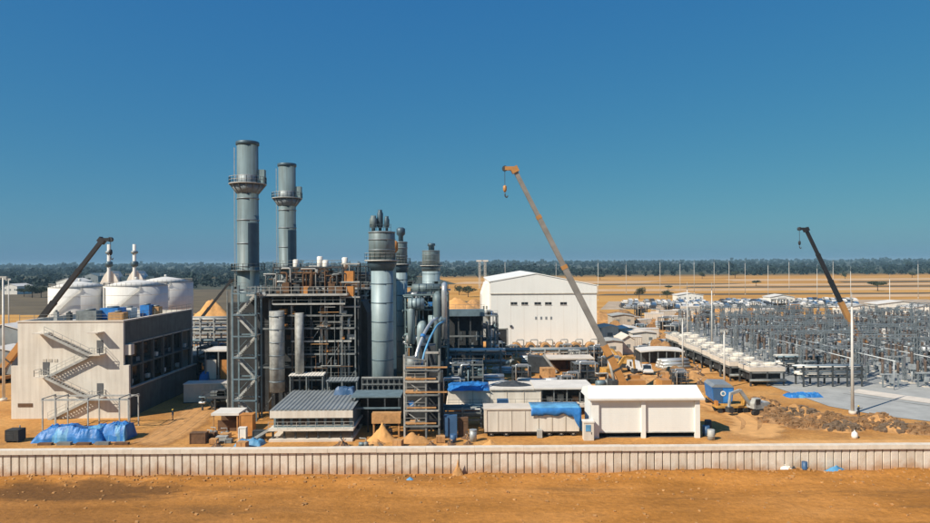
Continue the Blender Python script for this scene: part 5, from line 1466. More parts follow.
KINDS = {}
def proto(kind):
    t = T(kind, '', kind.replace('_', ' ').split(' ')[-1], (0, 0, 0))
    if kind == 'pipe_stack':
        for r in range(3):
            for k in range(5 - r):
                part(MB().cyl((-2.6, (k - (4 - r) / 2) * .62, .3 + r * .52), (2.6, (k - (4 - r) / 2) * .62, .3 + r * .52), .29, None, 10), 'pipe', 'pipe_silver' if (k + r) % 3 else 'steel_light', t, local=True)
    elif kind == 'timber_crate':
        part(MB().box(-1.2, 1.2, -.9, .9, .12, 1.7), 'body', 'timber', t, local=True)
        for x in (-1.1, 0, 1.1):
            part(MB().box(x - .1, x + .1, -.96, -.9, .12, 1.7), 'batten', 'timber', t, local=True)
            part(MB().box(x - .1, x + .1, -.9, .9, -.03, .12), 'runner', 'timber', t, local=True)
    elif kind == 'pump_skid':
        part(MB().box(-1.8, 1.8, -.9, .9, -.05, .4), 'base', 'steel_grey', t, local=True)
        part(MB().cyl((-1.4, 0, 1.1), (.4, 0, 1.1), .6, None, 14), 'motor', 'steel_blue', t, local=True)
        part(MB().lathe([(.3, .4), (.8, .6), (.8, 1.6), (.3, 1.9)], (1.0, 0, 0), 14), 'pump_casing', 'steel_grey', t, local=True)
        part(MB().tube([(1, 0, 1.8), (1, 0, 3.0), (-1.2, 0, 3.0), (-1.2, .8, 3.0)], .16, 8), 'discharge_pipe', 'steel_light', t, local=True)
    elif kind == 'cable_drum':
        for y in (-.55, .55): part(MB().cyl((0, y - .06, 1.05), (0, y + .06, 1.05), 1.1, None, 20), 'flange', 'timber', t, local=True)
        part(MB().cyl((0, -.5, 1.05), (0, .5, 1.05), .75, None, 18), 'cable_winding', 'steel_dark', t, local=True)
    elif kind == 'shipping_container':
        part(MB().box(-3, 3, -1.2, 1.2, .05, 2.55), 'body', 'pale_concrete', t, local=True)
        for k in range(12): part(MB().box(-2.9 + k * .5, -2.7 + k * .5, -1.26, -1.2, .2, 2.45), 'rib', 'pale_concrete', t, local=True)
        part(MB().box(-3.05, 3.05, -1.28, 1.28, 2.55, 2.68), 'roof', 'roof_white', t, local=True)
        part(MB().box(-3.05, 3.05, -1.25, 1.25, -.05, .1), 'base_rail', 'steel_dark', t, local=True)
    elif kind == 'dark_skid':
        for x in (-1.8, 0, 1.8):
            for y in (-.9, .9): part(MB().box(x - .1, x + .1, y - .1, y + .1, -.05, 3.4), 'post', 'steel_dark', t, local=True)
        for z in (1.1, 2.2, 3.4): part(MB().box(-1.95, 1.95, -1.0, 1.0, z - .12, z), 'shelf', 'steel_grey' if z > 3 else 'steel_dark', t, local=True)
        part(MB().box(-1.5, -.2, -.7, .7, -.05, 2.0), 'cabinet', 'casing_dark', t, local=True)
        part(MB().cyl((.2, 0, 1.65), (1.7, 0, 1.65), .5, None, 12), 'drum', 'steel_light', t, local=True)
        part(MB().tube([(-1.2, -1.1, 0), (-1.2, -1.1, 3.8), (1.3, -1.1, 3.8), (1.3, -1.1, 1.4)], .13, 8), 'pipe', 'pipe_silver', t, local=True)
    elif kind == 'scrap_heap':
        part(heap(MB(), 0, 0, 2.0, 1.3, 1.1, 71, rough=.8, freq=4), 'scrap', 'brown_rust', t, local=True)
        for k in range(7):
            a = k * .9
            part(MB().bar((math.cos(a) * 1.5, math.sin(a) * .9, .1), (-math.cos(a) * .8, -math.sin(a) * .5, 1.1 + .12 * k), .16), 'scrap_bar', ('steel_light', 'timber', 'steel_dark', 'orange_box')[k % 4], t, local=True)
    elif kind == 'dirt_pile':
        part(heap(MB(), 0, 0, 2.4, 1.9, 1.3, 77, rough=.5), 'soil', 'dirt', t, local=True)
        part(heap(MB(), 1.2, -.6, 1.2, 1.0, .8, 79, rough=.6), 'stones', 'rock', t, local=True)
    return t
def scatter(kind, px, Y, label, group, rz=None, sc=1.):
    if kind not in KINDS:
        KINDS[kind] = o = proto(kind)
    else: o = copy_tree(KINDS[kind])
    o.location = (XA(px, Y), Y, 0); o.rotation_euler = (0, 0, rnd(-.3, .3) if rz is None else rz); o.scale = (sc, sc, sc)
    o['label'] = label; o['group'] = group
rs = random.Random(3)
# huts and shelters right of the hall
shed('hut', XA(601, 200), XA(618, 200), 200, 208, 4.6, .5, 'cream', 'pale_concrete', 'pale hut with a light roof right of the white hall')
shed('hut', XA(603, 172), XA(622, 172), 172, 178, 3.8, .3, 'pale_concrete', 'concrete', 'concrete hut behind the crane boom right of the white hall')
shed('hut', XA(620, 205), XA(640, 205), 205, 213, 3.6, .5, 'cream', 'roof_white', 'cream-roofed hut second from the white hall')
shed('hut', XA(634, 190), XA(658, 190), 192, 200, 3.8, .4, 'cream', 'pale_concrete', 'widest cream-roofed hut near the switchyard corner')
shed('hut', XA(622, 175), XA(634, 175), 175, 183, 4.0, 1.0, 'pale_concrete', 'pale_concrete', 'small pale block hut in front of the cream-roofed huts')
shed('hut', XA(612, 250), XA(634, 250), 250, 258, 4, .6, 'cream_dark', 'concrete', 'grey-roofed hut behind the others right of the hall')
solo(heap(MB(), XA(664, 178), 178, 4.2, 3.4, 3.4, 83, rough=.5), 'earth_mound', 'dirt_dark', 'brown earth mound at the left end of the cooler row', 'earth mound')
solo(heap(MB(), XA(673, 146), 146, 4.2, 2.6, 1.6, 84, rough=.6), 'earth_mound', 'dirt_dark', 'low brown earth mound beside the pickup track', 'earth mound')
solo(heap(MB(), XA(690, 139), 139, 3.8, 2.2, 1.3, 85, rough=.6), 'earth_mound', 'dirt', 'low tan earth mound left of the blue truck', 'earth mound')
solo(heap(MB(), XA(612, 250), 275, 13, 7, 4.5, 86, rough=.4), 'earth_mound', 'dirt', 'orange earth mound behind the huts right of the hall', 'earth mound')
solo(heap(MB(), XA(640, 255), 288, 11, 7, 3.8, 87, rough=.4), 'earth_mound', 'dirt_dark', 'dark earth mound behind the huts towards the switchyard', 'earth mound')
t = T('long_shelter', 'long low dark shelter with a curved pale roof edge behind the pickup', 'shelter', (XA(661, 158), 160, 0))
mb = MB()
n = 16; sx0, sx1 = XA(640, 157), XA(684, 157); vv = []
for i in range(n + 1):
    q = i / n; x = sx0 + (sx1 - sx0) * q; z = 3.3 + .35 * math.sin(q * math.pi)
    vv += [(x, 157, z), (x, 162, z + .2), (x, 157, z - .35), (x, 162, z - .15)]
fs = []
for i in range(n):
    a = 4 * i; c = a + 4
    fs += [(a, c, c + 1, a + 1), (a + 2, a + 3, c + 3, c + 2), (a, a + 2, c + 2, c), (a + 1, c + 1, c + 3, a + 3)]
fs += [(0, 1, 3, 2), (4 * n, 4 * n + 2, 4 * n + 3, 4 * n + 1)]
part(mb._add(vv, fs), 'roof', 'roof_white', t)
part(MB().box(sx0, sx1, 161, 161.3, 0, 3.1), 'back_wall', 'steel_dark', t)
for k in range(6):
    x = sx0 + .2 + (sx1 - sx0 - .4) * k / 5
    bar('post', (x, 157.3, -.05), (x, 157.3, 3.2), .2, .2, 'steel_grey', t)

# vehicles
def vehicle(name, paint, label, cat, loc, rz, L=4.9, W=1.9, Ht=1.75, pick=True, group=None):
    t = T(name, label, cat, loc, rz, group)
    r = .37
    body = [(-L / 2, .45), (L / 2, .45), (L / 2, .95), (L / 2 - .15, 1.05), (L * .2, 1.1), (-L / 2, 1.1)]
    part(MB().prism(body, -W / 2, W / 2), 'body', paint, t, local=True)
    cab = [(L * .22, 1.1), (L * .08, Ht), (-L * .12, Ht), (-L * .16, 1.1)] if pick else [(L * .25, 1.1), (L * .1, Ht), (-L * .42, Ht), (-L * .48, 1.1)]
    cb = part(MB().prism(cab, -W / 2 + .08, W / 2 - .08), 'cabin', paint, t, local=True)
    part(MB().box(-L * .11, L * .07, -W / 2 + .04, W / 2 - .04, 1.2, Ht - .12), 'side_window', 'glass_dark', cb, local=True)
    part(MB()._add([(L * .213, -W / 2 + .15, 1.16), (L * .213, W / 2 - .15, 1.16), (L * .105, W / 2 - .2, Ht - .08), (L * .105, -W / 2 + .2, Ht - .08)], [(0, 1, 2, 3)]), 'windscreen', 'glass_dark', cb, local=True)
    for x in (-L * .3, L * .31):
        for y in (-W / 2 + .12, W / 2 - .12):
            wv = part(MB().cyl((x, y - .13, r), (x, y + .13, r), r, None, 16), 'wheel', 'rubber', t, local=True)
            part(MB().cyl((x, y - .14, r), (x, y + .14, r), r * .5, None, 10), 'hub', 'steel_light', wv, local=True)
    for y in (-W / 2 + .25, W / 2 - .25):
        part(MB().box(L / 2, L / 2 + .04, y - .18, y + .18, .75, .92), 'headlight', 'white_paint', t, local=True)
    part(MB().box(L / 2, L / 2 + .08, -W / 2 + .05, W / 2 - .05, .45, .62), 'bumper', 'steel_dark', t, local=True)
    return t
x, y = gp(646.5, 374)
vehicle('pickup_truck', 'car_white', 'white pickup facing the camera on the sand track beside the crane', 'pickup', (x, y, .03), R(-96), 5.4, 2.1, 2.0)
x, y = gp(636, 373)
vehicle('van', 'car_white', 'white van parked just left of the white pickup', 'van', (x, y + 1, .03), R(-80), 5.2, 2.0, 2.4, False)
vehicle('van', 'car_white', 'white van on the orange road crossing the switchyard', 'van', (XA(893, 205), 205, .04), 0, 7, 2.6, 3.2, False)

def excavator(loc, rz, label, sc=1., m='yellow_paint'):
    t = T('excavator', label, 'excavator', loc, rz)
    for s in (-1, 1):
        part(MB().prism([(-2.0, .15), (-1.7, 0), (1.7, 0), (2.0, .3), (2.0, .7), (1.6, .95), (-1.6, .95), (-2.0, .7)], s * 1.2 - .3, s * 1.2 + .3), 'track', 'rubber', t, local=True)
    part(MB().box(-1.9, 1.3, -1.3, 1.3, 1.1, 2.2), 'house', m, t, local=True)
    part(MB().cyl((0, 0, .8), (0, 0, 1.15), .8, None, 16), 'slew_ring', 'steel_dark', t, local=True)
    cb = part(MB().prism([(.1, 1.2), (1.7, 1.2), (1.7, 2.1), (1.3, 3.0), (.1, 3.0)], .35, 1.3), 'cab', m, t, local=True)
    part(MB().box(.3, 1.3, 1.28, 1.34, 1.95, 2.85), 'cab_window', 'glass_dark', cb, local=True)
    part(MB().bar((1.2, -.3, 1.8), (3.4, -.3, 4.4), .42, .6), 'boom', m, t, local=True)
    part(MB().bar((3.4, -.3, 4.4), (5.6, -.3, 3.9), .38, .5), 'boom_tip', m, t, local=True)
    part(MB().bar((5.5, -.3, 4.2), (5.9, -.3, 1.6), .32, .4), 'stick', m, t, local=True)
    part(MB().prism([(5.4, 1.7), (6.3, 1.6), (6.2, .7), (5.5, .5), (5.1, .9)], -.8, .2), 'bucket', 'steel_dark', t, local=True)
    t.scale = (sc, sc, sc)
    return t
excavator((XA(612, 138), 140, 0), R(20), 'orange excavator working beside the crane boom foot')
excavator((XA(626, 152), 154, 0), R(150), 'orange excavator behind the white van', .9)
x, y = gp(756, 414)
excavator((x, y, 0), R(200), 'grey dusty excavator beside the rubble right of the blue truck', .9, 'steel_light')

# blue-bodied truck
x, y = gp(726, 412)
t = T('tipper_truck', 'truck with a blue high-sided body and white round emblem beside the garage', 'truck', (x - .2, y + 2.4, 0), R(-6))
bd = [(-1.75, 1.95), (-1.15, 1.55), (1.15, 1.55), (1.75, 1.95), (2.05, 4.6), (-2.05, 4.6)]
tb = part(MB().prism(bd, -2.6, 3.2), 'tipper_body', 'tarp_blue', t, local=True)
part(MB().prism([(-1.7, 2.0), (-.05, 1.68), (-.05, 4.45), (-1.9, 4.45)], -2.68, -2.6), 'tail_door', 'barrel_blue', tb, 'darker blue left tail door', local=True)
part(MB().prism([(.05, 1.68), (1.7, 2.0), (1.9, 4.45), (.05, 4.45)], -2.68, -2.6), 'tail_door', 'tarp_blue', tb, local=True)
part(MB().prism([(-2.1, 4.6), (2.1, 4.6), (1.5, 5.15), (-1.5, 5.15)], -2.7, 3.3), 'cover', 'roof_grey', t, local=True)
em = part(MB().cyl((0, -2.68, 3.45), (0, -2.74, 3.45), .5, None, 20), 'emblem', 'white_paint', t, local=True)
part(MB().cyl((0, -2.74, 3.45), (0, -2.76, 3.45), .3, None, 16), 'emblem_centre', 'tarp_pale', em, local=True)
part(MB().box(-1.0, 1.0, -3.0, 6.2, 1.0, 1.5), 'chassis', 'yellow_paint', t, local=True)
cb = part(MB().prism([(3.5, 1.1), (6.3, 1.1), (6.3, 2.2), (6.0, 3.4), (3.5, 3.4)], -1.25, 1.25, 'x'), 'cab', 'yellow_paint', t, local=True)
part(MB().box(-1.28, 1.28, 4.2, 5.7, 2.3, 3.2), 'cab_window', 'glass_dark', cb, local=True)
for y_ in (-1.9, -.5, 4.8):
    for x_ in (-1.1, 1.1):
        part(MB().cyl((x_ - .25, y_, .55), (x_ + .25, y_, .55), .56, None, 16), 'wheel', 'rubber', t, local=True)
part(MB().box(-1.1, 1.1, -3.08, -2.95, .75, 1.0), 'rear_bumper', 'steel_dark', t, local=True)
t.scale = (.86, .86, .86)
# low-loader in front of it
x, y = gp(731, 412.5)
t = T('low_loader', 'low orange flat trailer standing in front of the blue truck', 'trailer', (x, y, 0), R(3))
part(MB().box(-2.8, 2.9, -.9, .9, .85, 1.15), 'bed', 'yellow_paint', t, local=True)
for x_ in (-2.2, -.1, 1.0, 2.1):
    for y_ in (-.75, .75): part(MB().cyl((x_, y_ - .15, .42), (x_, y_ + .15, .42), .43, None, 14), 'wheel', 'rubber', t, local=True)
part(MB().box(-2.7, -2.3, -.4, .4, 1.15, 1.9), 'toolbox', 'orange_box', t, local=True)
part(MB().box(2.0, 2.8, -.7, .7, 1.15, 2.6), 'winch', 'yellow_paint', t, local=True)

# ------------------------------------------------------------------ cooler row beside the switchyard
def cooler_proto():
    t = T('cooling_cell', '', 'cooler', (0, 0, 0))
    for x in (-3.3, 0, 3.3):
        for y in (-2.6, 2.6): part(MB().box(x - .15, x + .15, y - .15, y + .15, -.05, 3.0), 'leg', 'steel_dark', t, local=True)
    part(MB().box(-3.4, 3.4, -2.7, 2.7, 2.6, 3.0), 'frame', 'steel_grey', t, local=True)
    part(MB().box(-3.5, 3.5, -2.75, 2.75, 3.0, 3.9), 'tube_bundle', 'pale_concrete', t, local=True)
    for x in (-1.7, 1.7):
        f = part(MB().lathe([(1.35, 0), (1.2, .2), (1.22, .5), (1.05, .5), (1.05, .2)], (x, 0, 3.9), 22), 'fan_ring', 'cream', t, local=True)
    part(MB().box(-2.9, 2.9, -2.0, 2.2, 1.0, 2.5), 'lower_plant', 'casing_dark', t, local=True)
    part(MB().cyl((-3.6, -2.9, 1.2), (3.6, -2.9, 1.2), .28, None, 10), 'header_pipe', 'steel_grey', t, local=True)
    part(MB().rail([(-3.5, -2.75, 3.9), (3.5, -2.75, 3.9)], 1.0, 1.4, .06), 'railing', 'steel_light', t, local=True)
    part(MB().rail([(-3.5, -2.75, 3.9), (-3.5, 2.75, 3.9)], 1.0, 1.4, .06), 'side_railing', 'steel_light', t, local=True)
    return t
cp = cooler_proto()
names = ['nearest', 'second nearest', 'third nearest', 'fourth nearest', 'fifth nearest', 'sixth nearest', 'seventh nearest', 'eighth nearest', 'farthest']
for i in range(9):
    o = cp if i == 0 else copy_tree(cp)
    o.location = (58.2 + .12 * i + (1.8 if i == 0 else 0), 132 + i * 5.75, 0)
    o.scale.z = 1 + .05 * rs.uniform(-1, 1) + .03 * i
    o['label'] = names[i] + ' white-topped cooling cell in the row beside the switchyard'
    o['group'] = 'white-topped cooling cells'
pipe_rack(66.5, 78, 128, 131, [2.4, 3.8], 5, 'steel_dark', 'dark pipe frame at the near right end of the cooling cells', 66, 3)
pipe_rack(68.5, 76, 140, 143, [2.6, 4.0], 4, 'steel_dark', 'dark pipe frame right behind the nearest cooling cells', 67, 3)

# ------------------------------------------------------------------ switchyard
def portal_proto(w, h):
    t = T('switchyard_portal', '', 'portal', (0, 0, 0))
    for s in (-1, 1):
        part(MB().lattice((s * w / 2, 0, -.05), (s * w / 2, 0, h), .62, 9, .12, .075), 'post', 'galvanised', t, local=True)
    part(MB().lattice((-w / 2 - .3, 0, h - .1), (w / 2 + .3, 0, h - .1), .58, 12, .11, .07), 'beam', 'galvanised', t, local=True)
    for k in (-1, 0, 1):
        part(MB().lathe([(.1, 0), (.22, -.15), (.1, -.3), (.22, -.45), (.1, -.6), (.22, -.75), (.1, -.9), (.22, -1.05), (.1, -1.2)][::-1], (k * w * .28, 0, h - .45), 8), 'insulator_string', 'insulator', t, local=True)
    return t
def post_proto(kind):
    t = T('post_insulator', '', 'insulator', (0, 0, 0))
    part(MB().box(-.45, .45, -.45, .45, -.05, .2), 'footing', 'pale_concrete', t, local=True)
    if kind == 0:
        part(MB().lattice((0, 0, .2), (0, 0, 2.7), .5, 4, .1, .07), 'pedestal', 'galvanised', t, local=True)
        prof = []
        for k in range(9): prof += [(.14, 2.7 + k * .24), (.27, 2.82 + k * .24)]
        part(MB().lathe(prof + [(.14, 4.9)], (0, 0, 0), 8), 'insulator_stack', 'insulator', t, local=True)
        part(MB().box(-.4, .4, -.1, .1, 4.9, 5.1), 'clamp', 'galvanised_pale', t, local=True)
    elif kind == 1:
        for s in (-1, 0, 1):
            part(MB().box(s * 1.5 - .12, s * 1.5 + .12, -.12, .12, .0, 2.6), 'leg', 'galvanised', t, local=True)
            prof = []
            for k in range(8): prof += [(.17, 2.9 + k * .26), (.32, 3.03 + k * .26)]
            part(MB().lathe(prof + [(.17, 5.1)], (s * 1.5, 0, 0), 8), 'insulator_stack', 'insulator_brown', t, local=True)
        part(MB().box(-1.9, 1.9, -.2, .2, 2.6, 2.9), 'cross_arm', 'galvanised_pale', t, local=True)
        part(MB().box(-.4, .4, -.5, -.2, 1.0, 2.0), 'control_box', 'galvanised_pale', t, local=True)
    else:
        part(MB().cyl((0, 0, .2), (0, 0, 2.3), .16, None, 8), 'pedestal', 'galvanised_pale', t, local=True)
        part(MB().box(-.55, .55, -.4, .4, 2.3, 3.2), 'tank', 'galvanised_pale', t, local=True)
        prof = []
        for k in range(7): prof += [(.2, 3.2 + k * .26), (.36, 3.33 + k * .26)]
        part(MB().lathe(prof + [(.2, 5.2)], (0, 0, 0), 8), 'insulator_stack', 'insulator_brown', t, local=True)
        part(MB().lathe([(.3, 5.2), (.42, 5.3), (.42, 5.7), (.2, 5.9)], (0, 0, 0), 10), 'cap', 'galvanised', t, local=True)
    return t
ports = [portal_proto(11.5, 8.6), portal_proto(11.5, 7.2)]
pu = [0, 0]
def place(protos, used, k, loc, label, group, sc=1., rz=0.):
    o = protos[k] if not used[k] else copy_tree(protos[k])
    used[k] = 1
    o.location = loc; o.rotation_euler = (0, 0, rz); o.scale = (1, 1, sc)
    o['label'] = label; o['group'] = group
WIRES = []
rows = [136, 149, 162, 175, 188, 198, 214, 227, 240]
def yard_x0(y): return 70 + max(0, (y - 150)) * .10
ORD = ['first', 'second', 'third', 'fourth', 'fifth', 'sixth', 'seventh', 'eighth', 'ninth', 'tenth', 'eleventh', 'twelfth']
for r_, y in enumerate(rows):
    x = yard_x0(y) + 6
    c_ = 0
    x1 = y * .76 + 14
    while x < x1:
        if not (abs(x - 116) < 9 and abs(y - 190) < 8):
            k = 0 if (r_ + int(x / 12)) % 3 else 1
            place(ports, pu, k, (x, y, 0), ['taller', 'lower'][k] + ' grey lattice portal, ' + ORD[c_] + ' from the left in the ' + ORD[r_] + ' portal row of the switchyard', ['taller', 'lower'][k] + ' lattice portals of the switchyard', rs.uniform(.92, 1.06))
            c_ += 1
            if r_ < len(rows) - 1: WIRES.append((x, y, rows[r_ + 1] - y, 8.0 if k == 0 else 6.6, ORD[c_ - 1], ORD[r_]))
        x += 12.2
wm = {}
for (x, y, gap, z, oc, orr) in WIRES:                 # sagging conductors from one portal row to the next
    if (gap, z) not in wm:
        mb = MB()
        mb.tube([(0, gap * q / 6, -1.5 * math.sin(math.pi * q / 6)) for q in range(7)], .055, 5, .1)
        wm[(gap, z)] = mb.mesh('conductor', 'steel_dark')
    w_ = T('conductor_span', 'three sagging conductors behind portal ' + oc + ' from the left in the ' + orr + ' switchyard row', 'conductor', (x, y, z), group='sagging conductors of the switchyard')
    for dx_ in (-3.2, 0, 3.2):
        o = bpy.data.objects.new('conductor', wm[(gap, z)]); col.objects.link(o); o.parent = w_; o.location = (dx_, 0, -.6)
pp = [post_proto(0), post_proto(1), post_proto(2)]
qu = [0, 0, 0]
plab = ['single dark insulator on a lattice pedestal in the switchyard', 'three brown insulators on a shared cross arm in the switchyard', 'capped instrument transformer on a pale tank in the switchyard']
pgrp = ['single insulator posts of the switchyard', 'three-pole isolators of the switchyard', 'instrument transformers of the switchyard']
cnt = 0
for r_, y in enumerate([123, 127, 131, 133.6, 139, 142, 145.5, 152, 155, 158.5, 165, 168, 171.5, 178, 181, 184.5, 192, 195, 211, 217, 220, 223.5, 230, 233, 236.5, 243, 246, 249]):
    x = yard_x0(y) + (22 if y < 126 else 12 if y < 135 else 2) + (r_ % 3)
    x1 = y * .735 + 3
    k = [0, 1, 2, 0, 1][r_ % 5]
    while x < x1:
        if not (abs(x - 116) < 8 and abs(y - 190) < 6) and rs.random() < .95:
            kk = k if rs.random() < .8 else rs.choice([0, 1, 2])
            place(pp, qu, kk, (x, y + rs.uniform(-.3, .3), 0), plab[kk], pgrp[kk], rs.uniform(.95, 1.25))
            cnt += 1
        x += rs.choice([3.2, 3.2, 4.0, 6.0]) if k != 1 else rs.choice([4.9, 5.4, 7.0])
# tubular busbars, each carried along a line of posts
BUS = ((76, 128, 198), (82, 124, 198), (92, 124, 198), (98, 136, 248), (108, 124, 182), (124, 150, 198), (132, 160, 198), (140, 176, 198), (120, 211, 248), (134, 211, 248), (146, 211, 248), (158, 214, 248), (88, 211, 248), (108, 211, 248))
for k, (x, y0, y1) in enumerate(BUS):
    solo(MB().cyl((x, y0, 5.6), (x, y1, 5.6), .12, None, 8).cyl((x, y0 + .5, 0), (x, y0 + .5, 5.6), .1, None, 8).cyl((x, y1 - .5, 0), (x, y1 - .5, 5.6), .1, None, 8).cyl((x, (y0 + y1) / 2, 0), (x, (y0 + y1) / 2, 5.6), .1, None, 8), 'busbar', 'galvanised_pale', ('near-side' if y0 < 200 else 'far-side') + ' grey tubular busbar, ' + ('first second third fourth fifth sixth seventh eighth first second third fourth fifth sixth'.split()[sum(1 for q in BUS if (q[1] < 200) == (y0 < 200) and q[0] < x)]) + ' from the left in the switchyard', 'busbar', 'tubular busbars of the switchyard')
def transformer(x, y, label):
    t = T('power_transformer', label, 'transformer', (x, y, 0))
    part(MB().box(-3, 3, -1.6, 1.6, .4, 3.6), 'tank', 'galvanised', t, local=True)
    part(MB().box(-3.4, 3.4, -2.4, 2.4, -.05, .4), 'plinth', 'pale_concrete', t, local=True)
    part(MB().cyl((-2.4, 0, 5.0), (2.0, 0, 5.0), .6, None, 14), 'conservator', 'galvanised_pale', t, local=True)
    for s in (-1.8, 1.8): part(MB().box(s - .12, s + .12, -.2, .2, 3.6, 4.5), 'conservator_leg', 'galvanised', t, local=True)
    for k in range(7): part(MB().box(-2.7 + k * .9 - .3, -2.7 + k * .9 + .02, -2.3, -1.6, .8, 3.3), 'radiator', 'galvanised_pale', t, local=True)
    for k in (-1, 0, 1): part(MB().lathe([(.16, 3.6), (.32, 3.8), (.16, 4.0), (.32, 4.2), (.16, 4.4), (.3, 4.6), (.1, 5.4)], (k * 1.1, .9, 0), 10), 'bushing', 'insulator_brown', t, local=True)
transformer(104, 145, 'grey power transformer with radiators near the front of the switchyard')
transformer(90, 162, 'grey power transformer with radiators deeper in the switchyard')
transformer(126, 171, 'grey power transformer right of the crane in the switchyard')

# ------------------------------------------------------------------ lamp and lightning poles
def pole(px, Y, h, label, group=None, lamp=True, r=.16):
    x = XA(px, Y)
    t = T('lamp_pole', label, 'pole', (x, Y, 0), group=group)
    part(MB().cyl((0, 0, -.05), (0, 0, h), r, r * .6, 10), 'shaft', 'pole_pale', t, local=True)
    part(MB().cyl((0, 0, -.05), (0, 0, .5), r * 2.2, None, 10), 'footing', 'pale_concrete', t, local=True)
    if lamp: part(MB().box(-.7, .7, -.15, .15, h - .25, h).box(-.75, -.35, -.3, .1, h - .6, h - .25).box(.35, .75, -.3, .1, h - .6, h - .25), 'floodlight', 'steel_light', t, local=True)
    else: part(MB().cyl((0, 0, h), (0, 0, h + 2.5), r * .4, .02, 6), 'finial', 'galvanised_pale', t, local=True)
pole(851.5, 105.6, 17.4, 'tall pale pole rising from the concrete slab at right', r=.26, lamp=False)
pole(682, 147, 12.2, 'pale lamp pole beside the left end of the cooling cells', r=.22)
pole(723.5, 128, 11.5, 'pale lamp pole behind the blue truck', r=.22)
pole(687, 192, 16.5, 'pale pole behind the cooling cells, left of two', r=.22, lamp=False)
pole(711.5, 186, 16.5, 'pale pole behind the cooling cells, right of two', r=.22, lamp=False)
pole(3, 120, 23, 'pale pole at the left edge beside the cream building', r=.26)
pole(8.5, 200, 21, 'thinner pale pole just right of the left edge pole', r=.2)
for i, (px, Y, h) in enumerate(((598, 420, 24), (626, 520, 22), (660, 460, 24), (680, 440, 23), (694, 500, 24), (714, 470, 24), (729, 430, 24), (745, 480, 23), (768, 400, 22), (789, 420, 24), (817, 380, 20), (833, 470, 24), (850.5, 350, 19), (889.5, 300, 16), (918, 420, 22), (505, 520, 25), (556, 560, 24))):
    pole(px, Y, h, 'slim pale lightning mast standing in the open ground behind the site', 'slim lightning masts behind the site', False, .17)
# far pale lattice tower
for i, px in enumerate((479.5, 485)):
    t = T('lattice_mast', ['left', 'right'][i] + ' leg of the distant pale lattice pair above the white hall', 'mast', (XA(px, 620), 620, 0))
    part(MB().lattice((0, 0, 0), (0, 0, 27), 1.6, 12, .3, .2), 'shaft', 'pole_pale', t, local=True)
    part(MB().box(-3.0, 3.0, -1.2, 1.2, 25.6, 27.2), 'head', 'pole_pale', t, local=True)

# ------------------------------------------------------------------ parked cars behind the switchyard
def car_mesh(paint):
    mb = MB(); L, W = 4.6, 1.85
    mb.m = 0
    mb.prism([(-L / 2, .35), (L / 2, .35), (L / 2, .8), (L * .22, .95), (-L / 2, 1.0)], -W / 2, W / 2)
    mb.prism([(L * .22, .95), (L * .08, 1.5), (-L * .3, 1.5), (-L * .45, 1.0)], -W / 2 + .12, W / 2 - .12)
    mb.m = 1
    mb.box(-L * .28, L * .07, -W / 2 + .1, W / 2 - .1, 1.03, 1.38)
    mb.m = 2
    for x in (-L * .3, L * .31):
        for y in (-W / 2 + .1, W / 2 - .1): mb.cyl((x, y - .1, .33), (x, y + .1, .33), .33, None, 10)
    return mb.mesh('parked_car', [paint, 'glass_dark', 'rubber'])
cms = {k: car_mesh(k) for k in ('car_white', 'car_blue', 'car_silver', 'car_dark')}
cl = {'car_white': 'white', 'car_blue': 'blue', 'car_silver': 'silver', 'car_dark': 'black'}
for r_, y in enumerate((343, 352, 362, 372, 384, 396)):
    x = 82 + r_ * 3
    while x < y * .60:
        if rs.random() < .72:
            k = rs.choice(['car_white', 'car_white', 'car_blue', 'car_silver', 'car_dark', 'car_silver'])
            o = bpy.data.objects.new('parked_car', cms[k]); col.objects.link(o)
            o.location = (x, y + rs.uniform(-.4, .4), .01); o.rotation_euler.z = R(90) + rs.uniform(-.06, .06)
            s = rs.uniform(1.1, 1.35); o.scale = (s, s, s * rs.uniform(1, 1.3))
            o['label'] = cl[k] + ' car in the long parking rows behind the switchyard'; o['category'] = 'car'; o['group'] = cl[k] + ' cars parked behind the switchyard'
        x += 3.3
for i, (px, Y, wd, h, la) in enumerate(((862, 285, 16, 4, 'white low building beside the apron at right, left of three'), (902, 292, 22, 5, 'white low building beside the apron at right, middle of three'), (926, 275, 12, 4.4, 'white low building at the right edge of the apron'), (782, 372, 14, 4, 'white tent-roofed hut among the parked cars'), (690, 400, 16, 4, 'pale hut behind the parked cars at left'))):
    x = XA(px, Y)
    shed('low_building', x - wd / 2, x + wd / 2, Y, Y + 9, h, 1.3, 'white_paint', 'roof_white', la)

# ------------------------------------------------------------------ rubble, sacks, worker, small things
rg = random.Random(8)
def rubble(cx, cy, rx, ry, h, m, label, seed):
    t = T('rubble_heap', label, 'rubble heap', (cx, cy, 0), group='rubble heaps along the slab edge')
    part(heap(MB(), cx, cy, rx * 1.15, ry * 1.15, h * .8, seed, 30, 24, rough=.45, freq=2.6, sharp=1.3), 'soil', m, t)
    mb = MB()
    for k in range(110):
        a = rg.uniform(0, 6.28); r = math.sqrt(rg.random()) * 1.05
        x, y = cx + math.cos(a) * r * rx, cy + math.sin(a) * r * ry
        s = rg.uniform(.12, .42)
        z = max(0, h * .8 * (1 - min(1, r / 1.15) ** 1.3)) * .95
        vs = []
        for q in [(-1, -1, -1), (1, -1, -1), (1, 1, -1), (-1, 1, -1), (-1, -1, 1), (1, -1, 1), (1, 1, 1), (-1, 1, 1)]:
            vs.append((x + s * q[0] * rg.uniform(.5, 1), y + s * q[1] * rg.uniform(.5, 1), z + s * q[2] * rg.uniform(.5, 1)))
        mb._add(vs, [(0, 3, 2, 1), (4, 5, 6, 7), (0, 1, 5, 4), (1, 2, 6, 5), (2, 3, 7, 6), (3, 0, 4, 7)])
    part(mb, 'stones', 'rock' if seed % 3 == 0 else 'dirt_dark', t, kind='stuff')
